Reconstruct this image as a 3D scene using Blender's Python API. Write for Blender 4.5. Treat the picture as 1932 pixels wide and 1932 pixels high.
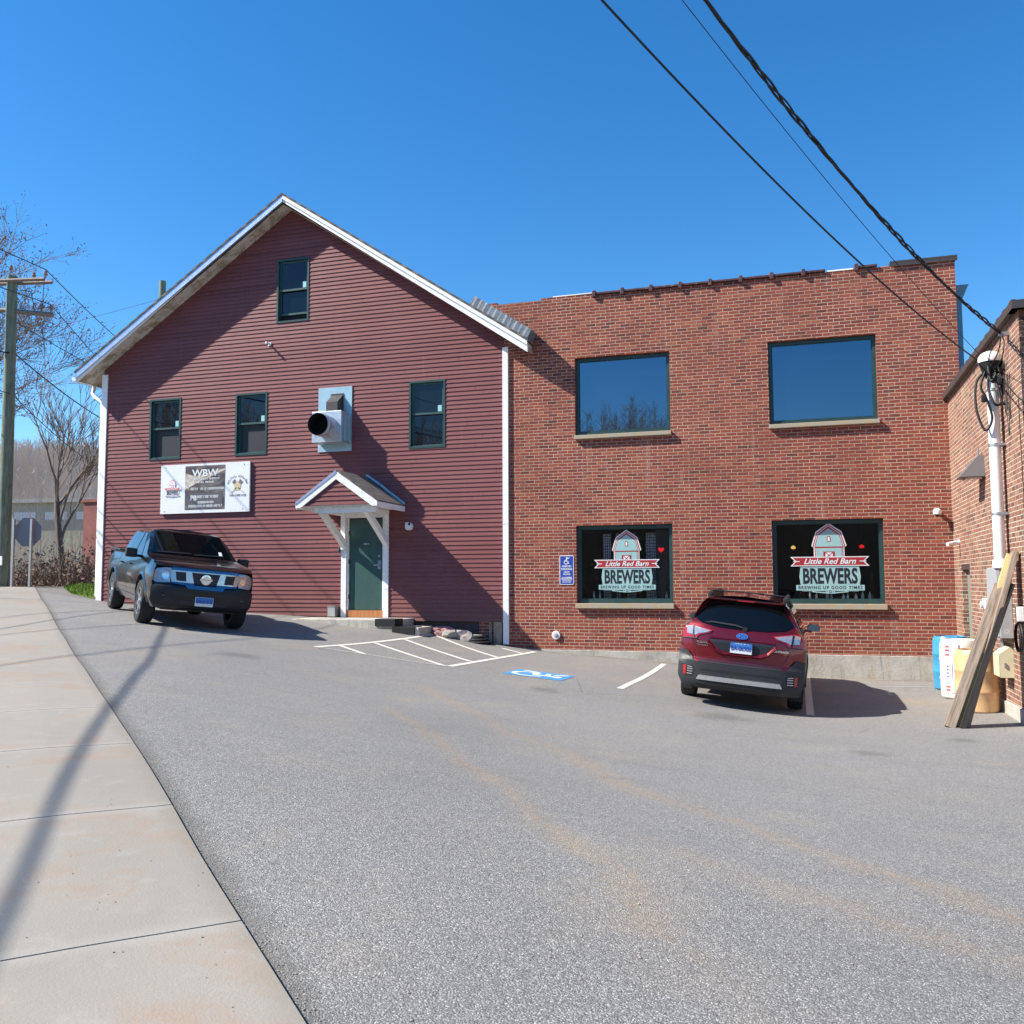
import bpy, bmesh, math, random
import numpy as np
from mathutils import Vector, Matrix
random.seed(7)
rnd = random.Random(11)
for o in list(bpy.data.objects):
    bpy.data.objects.remove(o)
SC = bpy.context.scene
COL = SC.collection
PI = math.pi

# ------------------------------------------------------------------ camera
cam_d = bpy.data.cameras.new('camera'); cam = bpy.data.objects.new('camera', cam_d); COL.objects.link(cam)
R_ = Vector((0.95297045, 0.30303763, -0.00393912)); U_ = Vector((0.02712706, -0.07234726, 0.99701053)); W_ = Vector((-0.30184673, 0.95022843, 0.07716532))
cam.matrix_world = Matrix(((R_.x, U_.x, -W_.x, 0), (R_.y, U_.y, -W_.y, 0), (R_.z, U_.z, -W_.z, 0), (0, 0, 0, 1)))
cam_d.sensor_width = 36; cam_d.lens = 1730 / 1932 * 36
cam_d.clip_start = 0.1; cam_d.clip_end = 3000
SC.camera = cam
SC.render.resolution_x = 1024; SC.render.resolution_y = 1024

# ------------------------------------------------------------------ light
SUN_TO = Vector((-1.0, -0.42, 1.0)).normalized()
EL = math.asin(SUN_TO.z); AZ = math.atan2(SUN_TO.x, SUN_TO.y)
world = bpy.data.worlds.new('World'); SC.world = world; world.use_nodes = True
wn = world.node_tree.nodes; wl = world.node_tree.links; wn.clear()
sky = wn.new('ShaderNodeTexSky'); sky.sky_type = 'NISHITA'; sky.sun_disc = False
sky.sun_elevation = EL; sky.sun_rotation = AZ
sky.air_density = 1.0; sky.dust_density = 0.1; sky.ozone_density = 4.0; sky.altitude = 300
hs = wn.new('ShaderNodeHueSaturation'); hs.inputs['Saturation'].default_value = 1.30; hs.inputs['Value'].default_value = 1.0
bgn = wn.new('ShaderNodeBackground'); bgn.inputs[1].default_value = 0.115
wo = wn.new('ShaderNodeOutputWorld')
wl.new(sky.outputs[0], hs.inputs['Color']); wl.new(hs.outputs[0], bgn.inputs[0]); wl.new(bgn.outputs[0], wo.inputs[0])
sd = bpy.data.lights.new('sun', 'SUN'); sd.energy = 5.0; sd.angle = math.radians(0.5); sd.color = (1.0, 0.94, 0.84)
so = bpy.data.objects.new('sun', sd); COL.objects.link(so); so.rotation_euler = SUN_TO.to_track_quat('Z', 'Y').to_euler(); so.location = (-20, -10, 20)
SC.view_settings.view_transform = 'Standard'; SC.view_settings.look = 'None'; SC.view_settings.exposure = 0.85; SC.view_settings.gamma = 1
SC.view_settings.use_curve_mapping = False
SC.render.engine = 'CYCLES'

# ------------------------------------------------------------------ node helper
class NT:
    def __init__(s, name):
        s.m = bpy.data.materials.new(name); s.m.use_nodes = True
        s.n = s.m.node_tree.nodes; s.l = s.m.node_tree.links; s.n.clear()
        s.out = s.n.new('ShaderNodeOutputMaterial'); s.b = s.n.new('ShaderNodeBsdfPrincipled')
        s.l.new(s.b.outputs[0], s.out.inputs[0])
    def node(s, t, **kw):
        n = s.n.new(t)
        for k, v in kw.items(): setattr(n, k, v)
        return n
    def set(s, inp, v):
        if isinstance(v, bpy.types.NodeSocket): s.l.new(v, inp)
        elif isinstance(v, (tuple, list)) and len(v) == 3 and inp.type == 'RGBA': inp.default_value = (*v, 1)
        else: inp.default_value = v
    def math(s, op, a, b=None, c=None):
        n = s.node('ShaderNodeMath', operation=op)
        s.set(n.inputs[0], a)
        if b is not None: s.set(n.inputs[1], b)
        if c is not None: s.set(n.inputs[2], c)
        return n.outputs[0]
    def pos(s):
        return s.node('ShaderNodeNewGeometry').outputs['Position']
    def obj(s):
        return s.node('ShaderNodeTexCoord').outputs['Object']
    def xyz(s, v):
        n = s.node('ShaderNodeSeparateXYZ'); s.l.new(v, n.inputs[0]); return n.outputs
    def comb(s, x, y, z):
        n = s.node('ShaderNodeCombineXYZ'); s.set(n.inputs[0], x); s.set(n.inputs[1], y); s.set(n.inputs[2], z); return n.outputs[0]
    def noise(s, vec, scale, detail=3, rough=.5, dist=0):
        n = s.node('ShaderNodeTexNoise'); s.l.new(vec, n.inputs['Vector']); n.inputs['Scale'].default_value = scale
        n.inputs['Detail'].default_value = detail; n.inputs['Roughness'].default_value = rough; n.inputs['Distortion'].default_value = dist
        return n.outputs[0]
    def voro(s, vec, scale, feature='F1', out='Distance'):
        n = s.node('ShaderNodeTexVoronoi', feature=feature); s.l.new(vec, n.inputs['Vector']); n.inputs['Scale'].default_value = scale
        return n.outputs[out]
    def ramp(s, f, stops, interp='LINEAR'):
        n = s.node('ShaderNodeValToRGB'); s.l.new(f, n.inputs[0]); cr = n.color_ramp; cr.interpolation = interp
        while len(cr.elements) < len(stops): cr.elements.new(.5)
        for e, (p, c) in zip(cr.elements, stops):
            e.position = p; e.color = (*c, 1) if isinstance(c, (tuple, list)) else (c, c, c, 1)
        return n.outputs[0]
    def mr(s, v, a, b, c=0, d=1):
        n = s.node('ShaderNodeMapRange'); n.clamp = True
        s.set(n.inputs[0], v); s.set(n.inputs[1], a); s.set(n.inputs[2], b); s.set(n.inputs[3], c); s.set(n.inputs[4], d); return n.outputs[0]
    def mix(s, f, a, b, mode='MIX'):
        n = s.node('ShaderNodeMix', data_type='RGBA', blend_type=mode); n.clamp_factor = True
        s.set(n.inputs[0], f); s.set(n.inputs[6], a); s.set(n.inputs[7], b); return n.outputs[2]
    def scale(s, v, sc):
        n = s.node('ShaderNodeMapping'); s.l.new(v, n.inputs[0]); n.inputs['Scale'].default_value = sc; return n.outputs[0]
    def add(s, v, w):
        n = s.node('ShaderNodeVectorMath', operation='ADD'); s.set(n.inputs[0], v); s.set(n.inputs[1], w); return n.outputs[0]
    def vscale(s, v, k):
        n = s.node('ShaderNodeVectorMath', operation='SCALE'); s.set(n.inputs[0], v); n.inputs[3].default_value = k; return n.outputs[0]
    def bump(s, h, strength=.3, dist=.01, normal=None):
        n = s.node('ShaderNodeBump'); n.inputs['Strength'].default_value = strength; n.inputs['Distance'].default_value = dist
        s.l.new(h, n.inputs['Height'])
        if normal is not None: s.l.new(normal, n.inputs['Normal'])
        return n.outputs[0]
    def fin(s, color=None, rough=None, normal=None, metal=None, **kw):
        if color is not None: s.set(s.b.inputs['Base Color'], color)
        if rough is not None: s.set(s.b.inputs['Roughness'], rough)
        if metal is not None: s.set(s.b.inputs['Metallic'], metal)
        if normal is not None: s.l.new(normal, s.b.inputs['Normal'])
        for k, v in kw.items(): s.set(s.b.inputs[k.replace('_', ' ')], v)
        return s.m

def paint(name, c, rough=.5, var=.12, scale=3, metal=0, bump=0, dirt=None, **kw):
    """paint / metal / plastic with procedural unevenness"""
    t = NT(name); v = t.obj()
    n1 = t.noise(v, scale, 4, .6); n2 = t.noise(v, scale * 9, 3, .6)
    f = t.math('ADD', t.math('MULTIPLY', n1, .65), t.math('MULTIPLY', n2, .35))
    lo = tuple(max(0, x * (1 - var)) for x in c); hi = tuple(min(1, x * (1 + var)) for x in c)
    col = t.mix(t.mr(f, .3, .7), lo, hi)
    if dirt is not None:
        col = t.mix(t.mr(t.noise(v, scale * 2.3, 6, .7), .55, .72, 0, .7), col, dirt)
    r = t.mr(n2, .3, .7, max(0, rough - .06), min(1, rough + .08))
    nm = t.bump(n2, .4, bump) if bump else None
    return t.fin(col, r, nm, metal, **kw)

# ------------------------------------------------------------------ materials
def brick_mat(name, cols, mortar, w=.213, h=.0677, m=.0055, stain=None, hdr=False):
    t = NT(name); p = t.pos(); x, y, z = t.xyz(p)
    wob = t.math('MULTIPLY', t.math('SUBTRACT', t.noise(p, 9, 3, .6), .5), .010)
    u = t.math('ADD', t.math('ADD', x, y), wob); v = t.math('ADD', t.math('ADD', z, 20.0), t.math('MULTIPLY', t.math('SUBTRACT', t.noise(p, 3.1, 3, .6), .5), .012))
    vr = t.math('DIVIDE', v, h); row = t.math('FLOOR', vr); fv = t.math('FRACT', vr)
    u = t.math('ADD', u, t.math('MULTIPLY', t.math('SUBTRACT', t.node('ShaderNodeTexWhiteNoise', noise_dimensions='1D').outputs[0], .5), 0.0))
    wnr = t.node('ShaderNodeTexWhiteNoise', noise_dimensions='1D'); t.l.new(row, wnr.inputs['W'])
    off = t.math('ADD', t.math('MULTIPLY', t.math('MODULO', row, 2), .5), t.math('MULTIPLY', wnr.outputs[0], .12))
    ww = w
    if hdr:
        isH = t.math('LESS_THAN', t.math('MODULO', row, 3), .5)
        ww = t.math('SUBTRACT', w, t.math('MULTIPLY', isH, w / 2))
    uu = t.math('ADD', t.math('DIVIDE', t.math('ADD', u, 60), ww), off); colm = t.math('FLOOR', uu); fu = t.math('FRACT', uu)
    du = t.math('MULTIPLY', t.math('MINIMUM', fu, t.math('SUBTRACT', 1, fu)), ww)
    dv = t.math('MULTIPLY', t.math('MINIMUM', fv, t.math('SUBTRACT', 1, fv)), h)
    d = t.math('MINIMUM', du, dv)
    d = t.math('ADD', d, t.math('MULTIPLY', t.math('SUBTRACT', t.noise(p, 60, 2, .6), .5), .004))
    mask = t.mr(d, m * .75, m * 1.35)
    wn_ = t.node('ShaderNodeTexWhiteNoise', noise_dimensions='3D'); t.l.new(t.comb(row, colm, 0), wn_.inputs['Vector'])
    rv = wn_.outputs[0]
    bc = t.ramp(rv, cols, 'LINEAR')
    big = t.noise(p, .45, 5, .65)
    bc = t.mix(t.mr(big, .35, .7, 0, .35), bc, (cols[-1][1]), 'MIX')
    bc = t.mix(t.mr(t.noise(p, 45, 3, .7), .3, .7, 0, .5), bc, tuple(c * .62 for c in cols[1][1]))
    mc = t.mix(t.mr(t.noise(p, 1.3, 5, .7), .4, .65), mortar, tuple(c * .62 for c in mortar))
    c = t.mix(mask, mc, bc)
    c = t.mix(t.mr(t.noise(p, .8, 5, .75, .4), .58, .68, 0, .30), c, (.40, .14, .075))
    c = t.mix(t.math('MULTIPLY', t.mr(t.noise(t.scale(p, (3.5, 3.5, .35)), 1.6, 6, .75), .58, .74), .28), c, (.55, .42, .35))
    c = t.mix(t.math('MULTIPLY', t.mr(t.noise(t.scale(p, (2, 2, .6)), 2.7, 5, .7), .60, .72), .35), c, (.09, .045, .038))
    c = t.mix(t.mr(t.noise(p, 13, 3, .7), .70, .76, 0, .7), c, (.62, .50, .45))
    if stain is not None:
        sx = t.noise(t.scale(p, (1.2, 1.2, .25)), 1.1, 6, .7)
        c = t.mix(t.mr(sx, .56, .74, 0, .55), c, stain)
    nm = t.bump(t.math('ADD', mask, t.math('MULTIPLY', t.noise(p, 70, 3, .7), .25)), .75, .006)
    return t.fin(c, .88, nm, Specular_IOR_Level=.25)

M = {}
M['brick'] = brick_mat('brick_red', [(0, (.085, .034, .028)), (.10, (.185, .046, .034)), (.5, (.265, .060, .039)), (.85, (.33, .080, .046)), (1, (.40, .125, .066))], (.50, .355, .275), m=.0060)
M['brick2'] = brick_mat('brick_tan', [(0, (.09, .065, .05)), (.3, (.22, .095, .065)), (.55, (.30, .115, .08)), (.8, (.31, .17, .11)), (1, (.34, .22, .15))], (.66, .53, .42), w=.213, hdr=True, stain=(.20, .155, .11))
M['brick_dark'] = brick_mat('brick_shaded', [(0, (.03, .018, .016)), (.5, (.06, .03, .026)), (1, (.09, .045, .035))], (.16, .13, .11))  # shade on the annex front wall, put into a darker brick colour

t = NT('asphalt'); p = t.pos(); x, y, z = t.xyz(p)
fine = t.noise(p, 260, 3, .75); agg = t.voro(p, 160); vcol = t.voro(p, 160, out='Color')
big = t.noise(p, .35, 6, .6); med = t.noise(p, 2.2, 5, .65)
base = t.ramp(big, [(.3, (.34, .318, .292)), (.5, (.39, .368, .340)), (.7, (.435, .410, .375))])
base = t.mix(t.mr(med, .35, .7, 0, .35), base, (.30, .29, .275))
gsep = t.xyz(vcol)
base = t.mix(t.mr(gsep[0], .0, 1, 0, .82), base, t.ramp(gsep[1], [(0, (.045, .042, .038)), (.35, (.16, .152, .14)), (.7, (.42, .40, .365)), (1, (.88, .84, .76))]))
base = t.mix(t.mr(agg, .25, .6, 0, .55), base, (.07, .07, .075))
sw = t.mr(t.noise(p, 1.0, 3, .6), .3, .7, -.25, .25)
tyre = t.noise(t.scale(p, (.25, 1.3, 1)), 1.3, 5, .7)
base = t.mix(t.mr(tyre, .55, .8, 0, .25), base, (.12, .12, .125))
# rusty drainage streaks that wander down the lot
def streak(ax, ay, bx, by, wd, amt, base):
    L = math.hypot(bx - ax, by - ay); ux, uy = (bx - ax) / L, (by - ay) / L
    px = t.math('SUBTRACT', x, ax); py = t.math('SUBTRACT', y, ay)
    al = t.math('ADD', t.math('MULTIPLY', px, ux), t.math('MULTIPLY', py, uy))
    pe = t.math('SUBTRACT', t.math('MULTIPLY', py, ux), t.math('MULTIPLY', px, uy))
    wander = t.math('MULTIPLY', t.math('SUBTRACT', t.noise(p, .55, 4, .6), .5), 1.1)
    dd = t.math('ABSOLUTE', t.math('ADD', pe, wander))
    f = t.math('MULTIPLY', t.mr(dd, wd, 0, 0, 1), t.math('MULTIPLY', t.mr(al, 0, .8), t.mr(al, L, L - 1.5)))
    f = t.math('MULTIPLY', t.math('POWER', f, 1.6), t.mr(t.noise(p, 14, 4, .7), .35, .65, .15, 1))
    return t.mix(t.math('MULTIPLY', f, amt), base, (.42, .27, .13))
base = streak(-5.5, 12.0, 1.6, 3.4, .26, .42, base)
base = streak(-4.6, 9.5, 0.2, 2.6, .22, .38, base)
base = streak(-1.2, 5.2, 2.4, 2.6, .25, .25, base)
base = streak(1.0, 16.6, 2.6, 14.6, .4, .45, base)
base = t.mix(t.mr(t.noise(p, .8, 6, .72), .52, .72, 0, .30), base, (.40, .32, .21))
base = t.mix(t.mr(t.noise(t.scale(p, (1.3, .8, 1)), .45, 5, .7, .6), .54, .62, 0, .22), base, (.20, .195, .19))
for ox, oy, orr in ((-1.1, 12.6, .5), (.6, 10.4, .3), (-3.6, 12.9, .35), (2.0, 8.6, .35), (-7.6, 11.2, .4), (1.7, 11.9, .25)):
    od = t.math('SQRT', t.math('ADD', t.math('POWER', t.math('SUBTRACT', x, ox), 2), t.math('POWER', t.math('SUBTRACT', y, oy), 2)))
    od = t.math('ADD', od, t.math('MULTIPLY', t.math('SUBTRACT', t.noise(p, 3.5, 4, .7), .5), .7))
    base = t.mix(t.mr(od, orr, orr * .3, 0, .42), base, (.085, .08, .078))
cr = t.node('ShaderNodeTexVoronoi', feature='DISTANCE_TO_EDGE'); cr.inputs['Scale'].default_value = .33
t.l.new(t.add(p, t.vscale(t.node('ShaderNodeTexNoise').outputs[1], .0)), cr.inputs['Vector'])
crk = t.math('MULTIPLY', t.mr(cr.outputs[0], .0035, .0, 0, 1), t.mr(t.noise(p, .5, 3, .6), .56, .62))
base = t.mix(t.math('MULTIPLY', crk, .6), base, (.05, .05, .05))
pe_ = t.math('ADD', t.math('MULTIPLY', t.math('ADD', x, 1.36), .687), t.math('MULTIPLY', t.math('SUBTRACT', y, 2.35), .7265))
base = t.mix(t.math('MULTIPLY', t.mr(t.math('ADD', pe_, t.math('MULTIPLY', t.noise(p, 8, 4, .7), .12)), .19, .06), .65), base, (.11, .105, .09))
base = t.mix(t.math('MULTIPLY', t.mr(t.math('ADD', y, t.math('MULTIPLY', t.noise(p, 5, 4, .7), .5)), 18.7, 19.1), .5), base, (.16, .14, .11))
# soil and leaf litter beyond the lot
sfar = t.math('ADD', t.math('MULTIPLY', t.math('ADD', x, 1.36), -.7265), t.math('MULTIPLY', t.math('SUBTRACT', y, 2.35), .687))
dirtm = t.math('MAXIMUM', t.mr(t.math('ADD', sfar, t.math('MULTIPLY', sw, 2)), 26.2, 27.2), t.mr(y, 21.5, 22.5))
soil = t.ramp(t.noise(p, 3.0, 6, .7), [(.3, (.10, .075, .05)), (.5, (.19, .145, .10)), (.7, (.14, .15, .07))])
base = t.mix(dirtm, base, soil)
nm = t.bump(t.math('ADD', t.math('MULTIPLY', agg, -1), t.math('MULTIPLY', fine, .6)), .9, .004)
nm = t.bump(big, .25, .05, nm)
M['asphalt'] = t.fin(base, .86, nm, Specular_IOR_Level=.3)

t = NT('sidewalk_concrete'); p = t.pos(); x, y, z = t.xyz(p)
c = t.ramp(t.noise(p, .8, 6, .65), [(.3, (.27, .240, .196)), (.5, (.305, .274, .228)), (.7, (.34, .308, .26))])
c = t.mix(t.mr(t.noise(p, 1.6, 6, .7), .50, .64, 0, .65), c, (.33, .215, .135))
c = t.mix(t.mr(t.noise(p, 60, 4, .7), .3, .7, 0, .28), c, (.24, .225, .20))
c = t.mix(t.mr(t.noise(p, 5, 5, .7), .55, .7, 0, .25), c, (.40, .385, .355))
brm = t.noise(t.scale(p, (1, 1, 1)), 90, 2, .7)
ss_ = t.math('ADD', t.math('MULTIPLY', t.math('ADD', x, 1.36), -.7265), t.math('MULTIPLY', t.math('SUBTRACT', y, 2.35), .687))
wns = t.node('ShaderNodeTexWhiteNoise', noise_dimensions='1D'); t.l.new(t.math('FLOOR', t.math('DIVIDE', t.math('ADD', ss_, 6.88), 1.53)), wns.inputs['W'])
c = t.mix(t.mr(wns.outputs[0], 0, 1, 0, .22), c, (.22, .20, .17))
fs_ = t.math('FRACT', t.math('DIVIDE', t.math('ADD', ss_, 6.88), 1.53)); ed_ = t.math('MULTIPLY', t.math('MINIMUM', fs_, t.math('SUBTRACT', 1, fs_)), 1.53)
c = t.mix(t.math('MULTIPLY', t.mr(ed_, .09, .0), .35), c, (.40, .38, .34))
pe_ = t.math('ABSOLUTE', t.math('ADD', t.math('MULTIPLY', t.math('ADD', x, 1.36), .687), t.math('MULTIPLY', t.math('SUBTRACT', y, 2.35), .7265)))
c = t.mix(t.math('MULTIPLY', t.mr(t.math('ADD', pe_, t.math('MULTIPLY', t.noise(p, 9, 4, .7), .12)), .16, .05), .5), c, (.20, .17, .13))
M['sidewalk'] = t.fin(c, .85, t.bump(brm, .5, .003))
t = NT('kerb_concrete'); p = t.pos()
M['concrete'] = t.fin(t.mix(t.mr(t.noise(p, 7, 5, .7), .3, .7), (.26, .25, .22), (.42, .40, .35)), .85, t.bump(t.noise(p, 50, 3, .7), .5, .004))
t = NT('foundation_concrete'); p = t.pos(); x, y, z = t.xyz(p)
c = t.ramp(t.noise(p, 1.4, 7, .72), [(.28, (.26, .245, .21)), (.5, (.45, .43, .38)), (.72, (.56, .535, .48))])
c = t.mix(t.mr(t.noise(t.scale(p, (3, 3, .8)), 2.2, 6, .75), .53, .68, 0, .7), c, (.33, .26, .15))
c = t.mix(t.mr(t.noise(t.scale(p, (9, 9, .6)), 1.2, 4, .8), .58, .66, 0, .55), c, (.15, .14, .12))
c = t.mix(t.mr(t.noise(p, 30, 4, .75), .6, .7, 0, .6), c, (.62, .6, .55))
M['foundation'] = t.fin(c, .9, t.bump(t.noise(p, 22, 6, .75), .8, .012))
t = NT('sill_stone'); p = t.pos()
c = t.mix(t.mr(t.noise(p, 5, 6, .75), .42, .62), (.40, .37, .29), (.47, .34, .18)); c = t.mix(t.mr(t.noise(p, 45, 4, .7), .4, .7, 0, .6), c, (.28, .26, .2))
M['sill'] = t.fin(c, .9, t.bump(t.noise(p, 50, 4, .7), .6, .004))
t = NT('clapboard_paint'); p = t.pos(); x, y, z = t.xyz(p)
wn1 = t.node('ShaderNodeTexWhiteNoise', noise_dimensions='1D'); t.l.new(t.math('FLOOR', t.math('DIVIDE', t.math('ADD', z, 20), .098)), wn1.inputs['W'])
c = t.mix(t.mr(wn1.outputs[0], 0, 1), (.180, .062, .062), (.212, .077, .076))
c = t.mix(t.mr(t.noise(p, .5, 6, .65), .4, .7, 0, .5), c, (.25, .098, .098))
c = t.mix(t.mr(t.noise(t.scale(p, (1, 1, 7)), 3.5, 6, .75), .55, .75, 0, .35), c, (.16, .05, .05))
c = t.mix(t.mr(t.noise(p, 11, 6, .8), .66, .74, 0, .6), c, (.50, .34, .30))
rj = t.math('FLOOR', t.math('DIVIDE', t.math('ADD', z, .83), .098)); wj = t.node('ShaderNodeTexWhiteNoise', noise_dimensions='1D'); t.l.new(rj, wj.inputs['W'])
fj = t.math('FRACT', t.math('DIVIDE', t.math('ADD', t.math('ADD', x, 40), t.math('MULTIPLY', wj.outputs[0], 4.9)), 4.9))
c = t.mix(t.math('MULTIPLY', t.math('LESS_THAN', fj, .0022), .75), c, (.05, .02, .02))
c = t.mix(t.math('MULTIPLY', t.mr(t.math('ADD', z, t.math('MULTIPLY', t.noise(p, 2.5, 5, .7), 1.0)), .45, -.35), .35), c, (.19, .12, .10))
c = t.mix(t.math('MULTIPLY', t.mr(t.noise(t.scale(p, (4, 4, .25)), 1.5, 5, .7), .60, .72), .25), c, (.30, .19, .17))
M['siding'] = t.fin(c, t.mr(t.noise(p, 6, 4, .6), .3, .7, .42, .6), t.bump(t.noise(t.scale(p, (.5, 1, 14)), 8, 5, .7), .35, .0035), Specular_IOR_Level=.18)
M['white'] = paint('white_trim_paint', (.90, .90, .88), .45, .05, 2, dirt=(.62, .60, .56))
t = NT('peeling_soffit_paint'); p = t.pos()
c = t.mix(t.mr(t.noise(t.scale(p, (1, 1, 1)), 2.5, 8, .78), .47, .56), (.62, .58, .52), (.34, .28, .20)); c = t.mix(t.mr(t.noise(p, 7, 8, .8), .6, .66), c, (.10, .085, .07))
M['soffit'] = t.fin(c, .8, t.bump(t.noise(p, 18, 6, .7), .6, .01))
t = NT('asphalt_shingle'); p = t.pos(); x, y, z = t.xyz(p)
br = t.node('ShaderNodeTexBrick'); t.l.new(t.comb(t.math('MULTIPLY', y, 1), t.math('MULTIPLY', z, 1.55), 0), br.inputs['Vector'])
br.inputs['Scale'].default_value = 1; br.inputs['Brick Width'].default_value = .16; br.inputs['Row Height'].default_value = .14; br.inputs['Mortar Size'].default_value = .012
t.set(br.inputs['Color1'], (.10, .085, .075)); t.set(br.inputs['Color2'], (.20, .165, .135)); t.set(br.inputs['Mortar'], (.03, .03, .03))
c = t.mix(t.mr(t.noise(p, 120, 2, .7), .3, .7, 0, .4), br.outputs[0], (.30, .26, .22))
M['shingle'] = t.fin(c, .9, t.bump(br.outputs[1], -.6, .01))
M['green'] = paint('dark_green_frame_paint', (.022, .062, .058), .4, .2, 4)
M['green_lt'] = paint('green_door_paint', (.040, .095, .085), .42, .15, 2.5, dirt=(.06, .12, .105))
def glass(name, base, ior, rough=.015):
    t = NT(name); p = t.pos()
    return t.fin(base, rough, t.bump(t.noise(p, .9, 2, .5), .04, .02), 0, IOR=ior)
M['glass_mirror'] = glass('tinted_window_glass', (.003, .006, .014), 2.9); M['glass_mirror'].node_tree.nodes['Principled BSDF'].inputs['Specular Tint'].default_value = (.55, .80, 1.0, 1)
M['glass_dark'] = glass('dark_sash_glass', (.006, .008, .012), 1.5)
t = NT('shop_glass'); t.n.remove(t.b); tr = t.node('ShaderNodeBsdfTransparent'); gl = t.node('ShaderNodeBsdfGlossy'); gl.inputs['Roughness'].default_value = .01
fr = t.node('ShaderNodeFresnel'); fr.inputs[0].default_value = 1.5; tr.inputs[0].default_value = (.78, .82, .82, 1)
mx = t.node('ShaderNodeMixShader'); t.l.new(fr.outputs[0], mx.inputs[0]); t.l.new(tr.outputs[0], mx.inputs[1]); t.l.new(gl.outputs[0], mx.inputs[2]); t.l.new(mx.outputs[0], t.out.inputs[0])
M['shop_glass'] = t.m
M['duct_black'] = paint('matt_black_duct', (.006, .006, .007), .9, .2, 6)
M['rake_blue'] = paint('shiny_drip_edge', (.50, .56, .68), .32, .06, 4, metal=.7)
M['black'] = paint('black_rubber', (.012, .012, .013), .55, .2, 6)
M['cable'] = paint('cable_sheath', (.010, .010, .011), .6, .2, 9)
M['wire'] = paint('weathered_wire', (.045, .05, .06), .6, .2, 9)
M['galv'] = paint('galvanised_sheet_metal', (.55, .60, .64), .38, .14, 6, metal=.65)
M['galv_plate'] = paint('bare_flashing_metal', (.34, .52, .60), .45, .1, 5, metal=.3)
M['grey_box'] = paint('grey_enamel', (.36, .375, .385), .5, .06, 3)
M['cream_box'] = paint('cream_enamel', (.60, .555, .38), .5, .06, 3, dirt=(.5, .46, .3))
M['pvc'] = paint('grey_white_conduit', (.74, .75, .75), .45, .05, 3, dirt=(.55, .56, .56))
M['dark_metal'] = paint('bronze_dark_metal', (.055, .045, .042), .5, .15, 4)
M['lamp_grey'] = paint('wall_pack_grey', (.16, .15, .15), .5, .1, 4)
M['copperblue'] = paint('blue_grey_downspout', (.10, .24, .36), .45, .12, 3)
M['coping'] = paint('glazed_clay_coping', (.10, .045, .040), .35, .35, 5, dirt=(.30, .26, .23))
M['steel'] = paint('dull_steel', (.42, .44, .46), .45, .1, 5, metal=.8)
M['lead'] = paint('lead_flashing', (.15, .18, .21), .6, .5, 14, metal=.2, bump=.02)
M['chrome'] = paint('chrome', (.75, .77, .80), .12, .04, 3, metal=1.0)
M['grille_chrome'] = paint('dull_chrome', (.34, .37, .43), .18, .04, 3, metal=1.0)
def line_mat(name, c, wear=.5):
    t = NT(name); p = t.pos()
    f = t.mr(t.noise(p, 24, 6, .8), wear, wear + .1)
    cc = t.mix(t.math('MULTIPLY', f, .8), c, (.22, .22, .21)); cc = t.mix(t.mr(t.noise(p, 90, 3, .7), .35, .65, 0, .25), cc, (.3, .3, .28))
    return t.fin(cc, .7, t.bump(t.noise(p, 160, 3, .7), .6, .003))
M['line'] = line_mat('road_marking_white', (.74, .71, .62), .58)
M['line_faint'] = line_mat('road_marking_worn', (.50, .49, .45), .47)
M['blue_mark'] = line_mat('road_marking_blue', (.03, .27, .68), .66)
M['white_mark'] = line_mat('road_symbol_white', (.80, .84, .88), .66)
def flat(name, c, rough=.5, **kw):
    return paint(name, c, rough, .05, 3, **kw)
M['sign_blue'] = flat('sign_blue', (.016, .055, .32))
M['sign_white'] = flat('sign_white', (.80, .82, .85), .4)
M['ink'] = flat('ink_black', (.012, .013, .02))
M['dec_teal'] = flat('decal_pale_teal', (.30, .50, .49))
M['dec_red'] = flat('decal_red', (.36, .022, .030))
M['dec_white'] = flat('decal_white', (.72, .74, .73))
M['print_grey'] = flat('print_grey', (.10, .095, .11))
M['print_red'] = flat('print_red', (.75, .12, .12))
M['print_cream'] = flat('print_cream', (.62, .52, .33))
t = NT('print_beam_photo'); p = t.pos()
w_ = t.noise(t.scale(p, (.6, 1, 2.2)), 2.3, 5, .6, .5)
M['print_photo'] = t.fin(t.ramp(w_, [(.35, (.045, .04, .05)), (.5, (.10, .085, .085)), (.62, (.20, .175, .165)), (.75, (.06, .055, .06))]), .4)
def wood(name, a, b, sc=1.0):
    t = NT(name); v = t.obj()
    g = t.noise(t.scale(v, (14 * sc, 14 * sc, .9)), 2.2, 6, .7, .4)
    c = t.mix(t.mr(g, .35, .65), a, b); c = t.mix(t.mr(t.noise(v, 3, 6, .8), .6, .72, 0, .5), c, tuple(k * .45 for k in a))
    return t.fin(c, .8, t.bump(g, .5, .004))
M['wood_grey'] = wood('weathered_grey_lumber', (.17, .12, .085), (.42, .33, .25))
M['wood_yel'] = wood('fresh_yellow_lumber', (.52, .34, .13), (.72, .52, .24))
M['wood_dark'] = wood('dark_board', (.012, .009, .007), (.035, .026, .02))
M['pole_wood'] = wood('creosoted_green_pole', (.10, .125, .09), (.24, .28, .20), .6)
M['arm_wood'] = wood('weathered_crossarm', (.17, .13, .11), (.34, .28, .24))
M['threshold'] = wood('orange_threshold_wood', (.38, .14, .05), (.52, .22, .08))
M['insul'] = paint('porcelain', (.28, .16, .14), .25, .2, 6)
M['bark'] = paint('bare_bark', (.13, .105, .085), .9, .35, 4, bump=.01)
M['bark_lt'] = paint('pale_twigs', (.21, .165, .13), .9, .3, 4)  # twig colour, paler than the trunk bark
M['bud'] = paint('spring_buds', (.20, .115, .085), .8, .3, 3)
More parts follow.
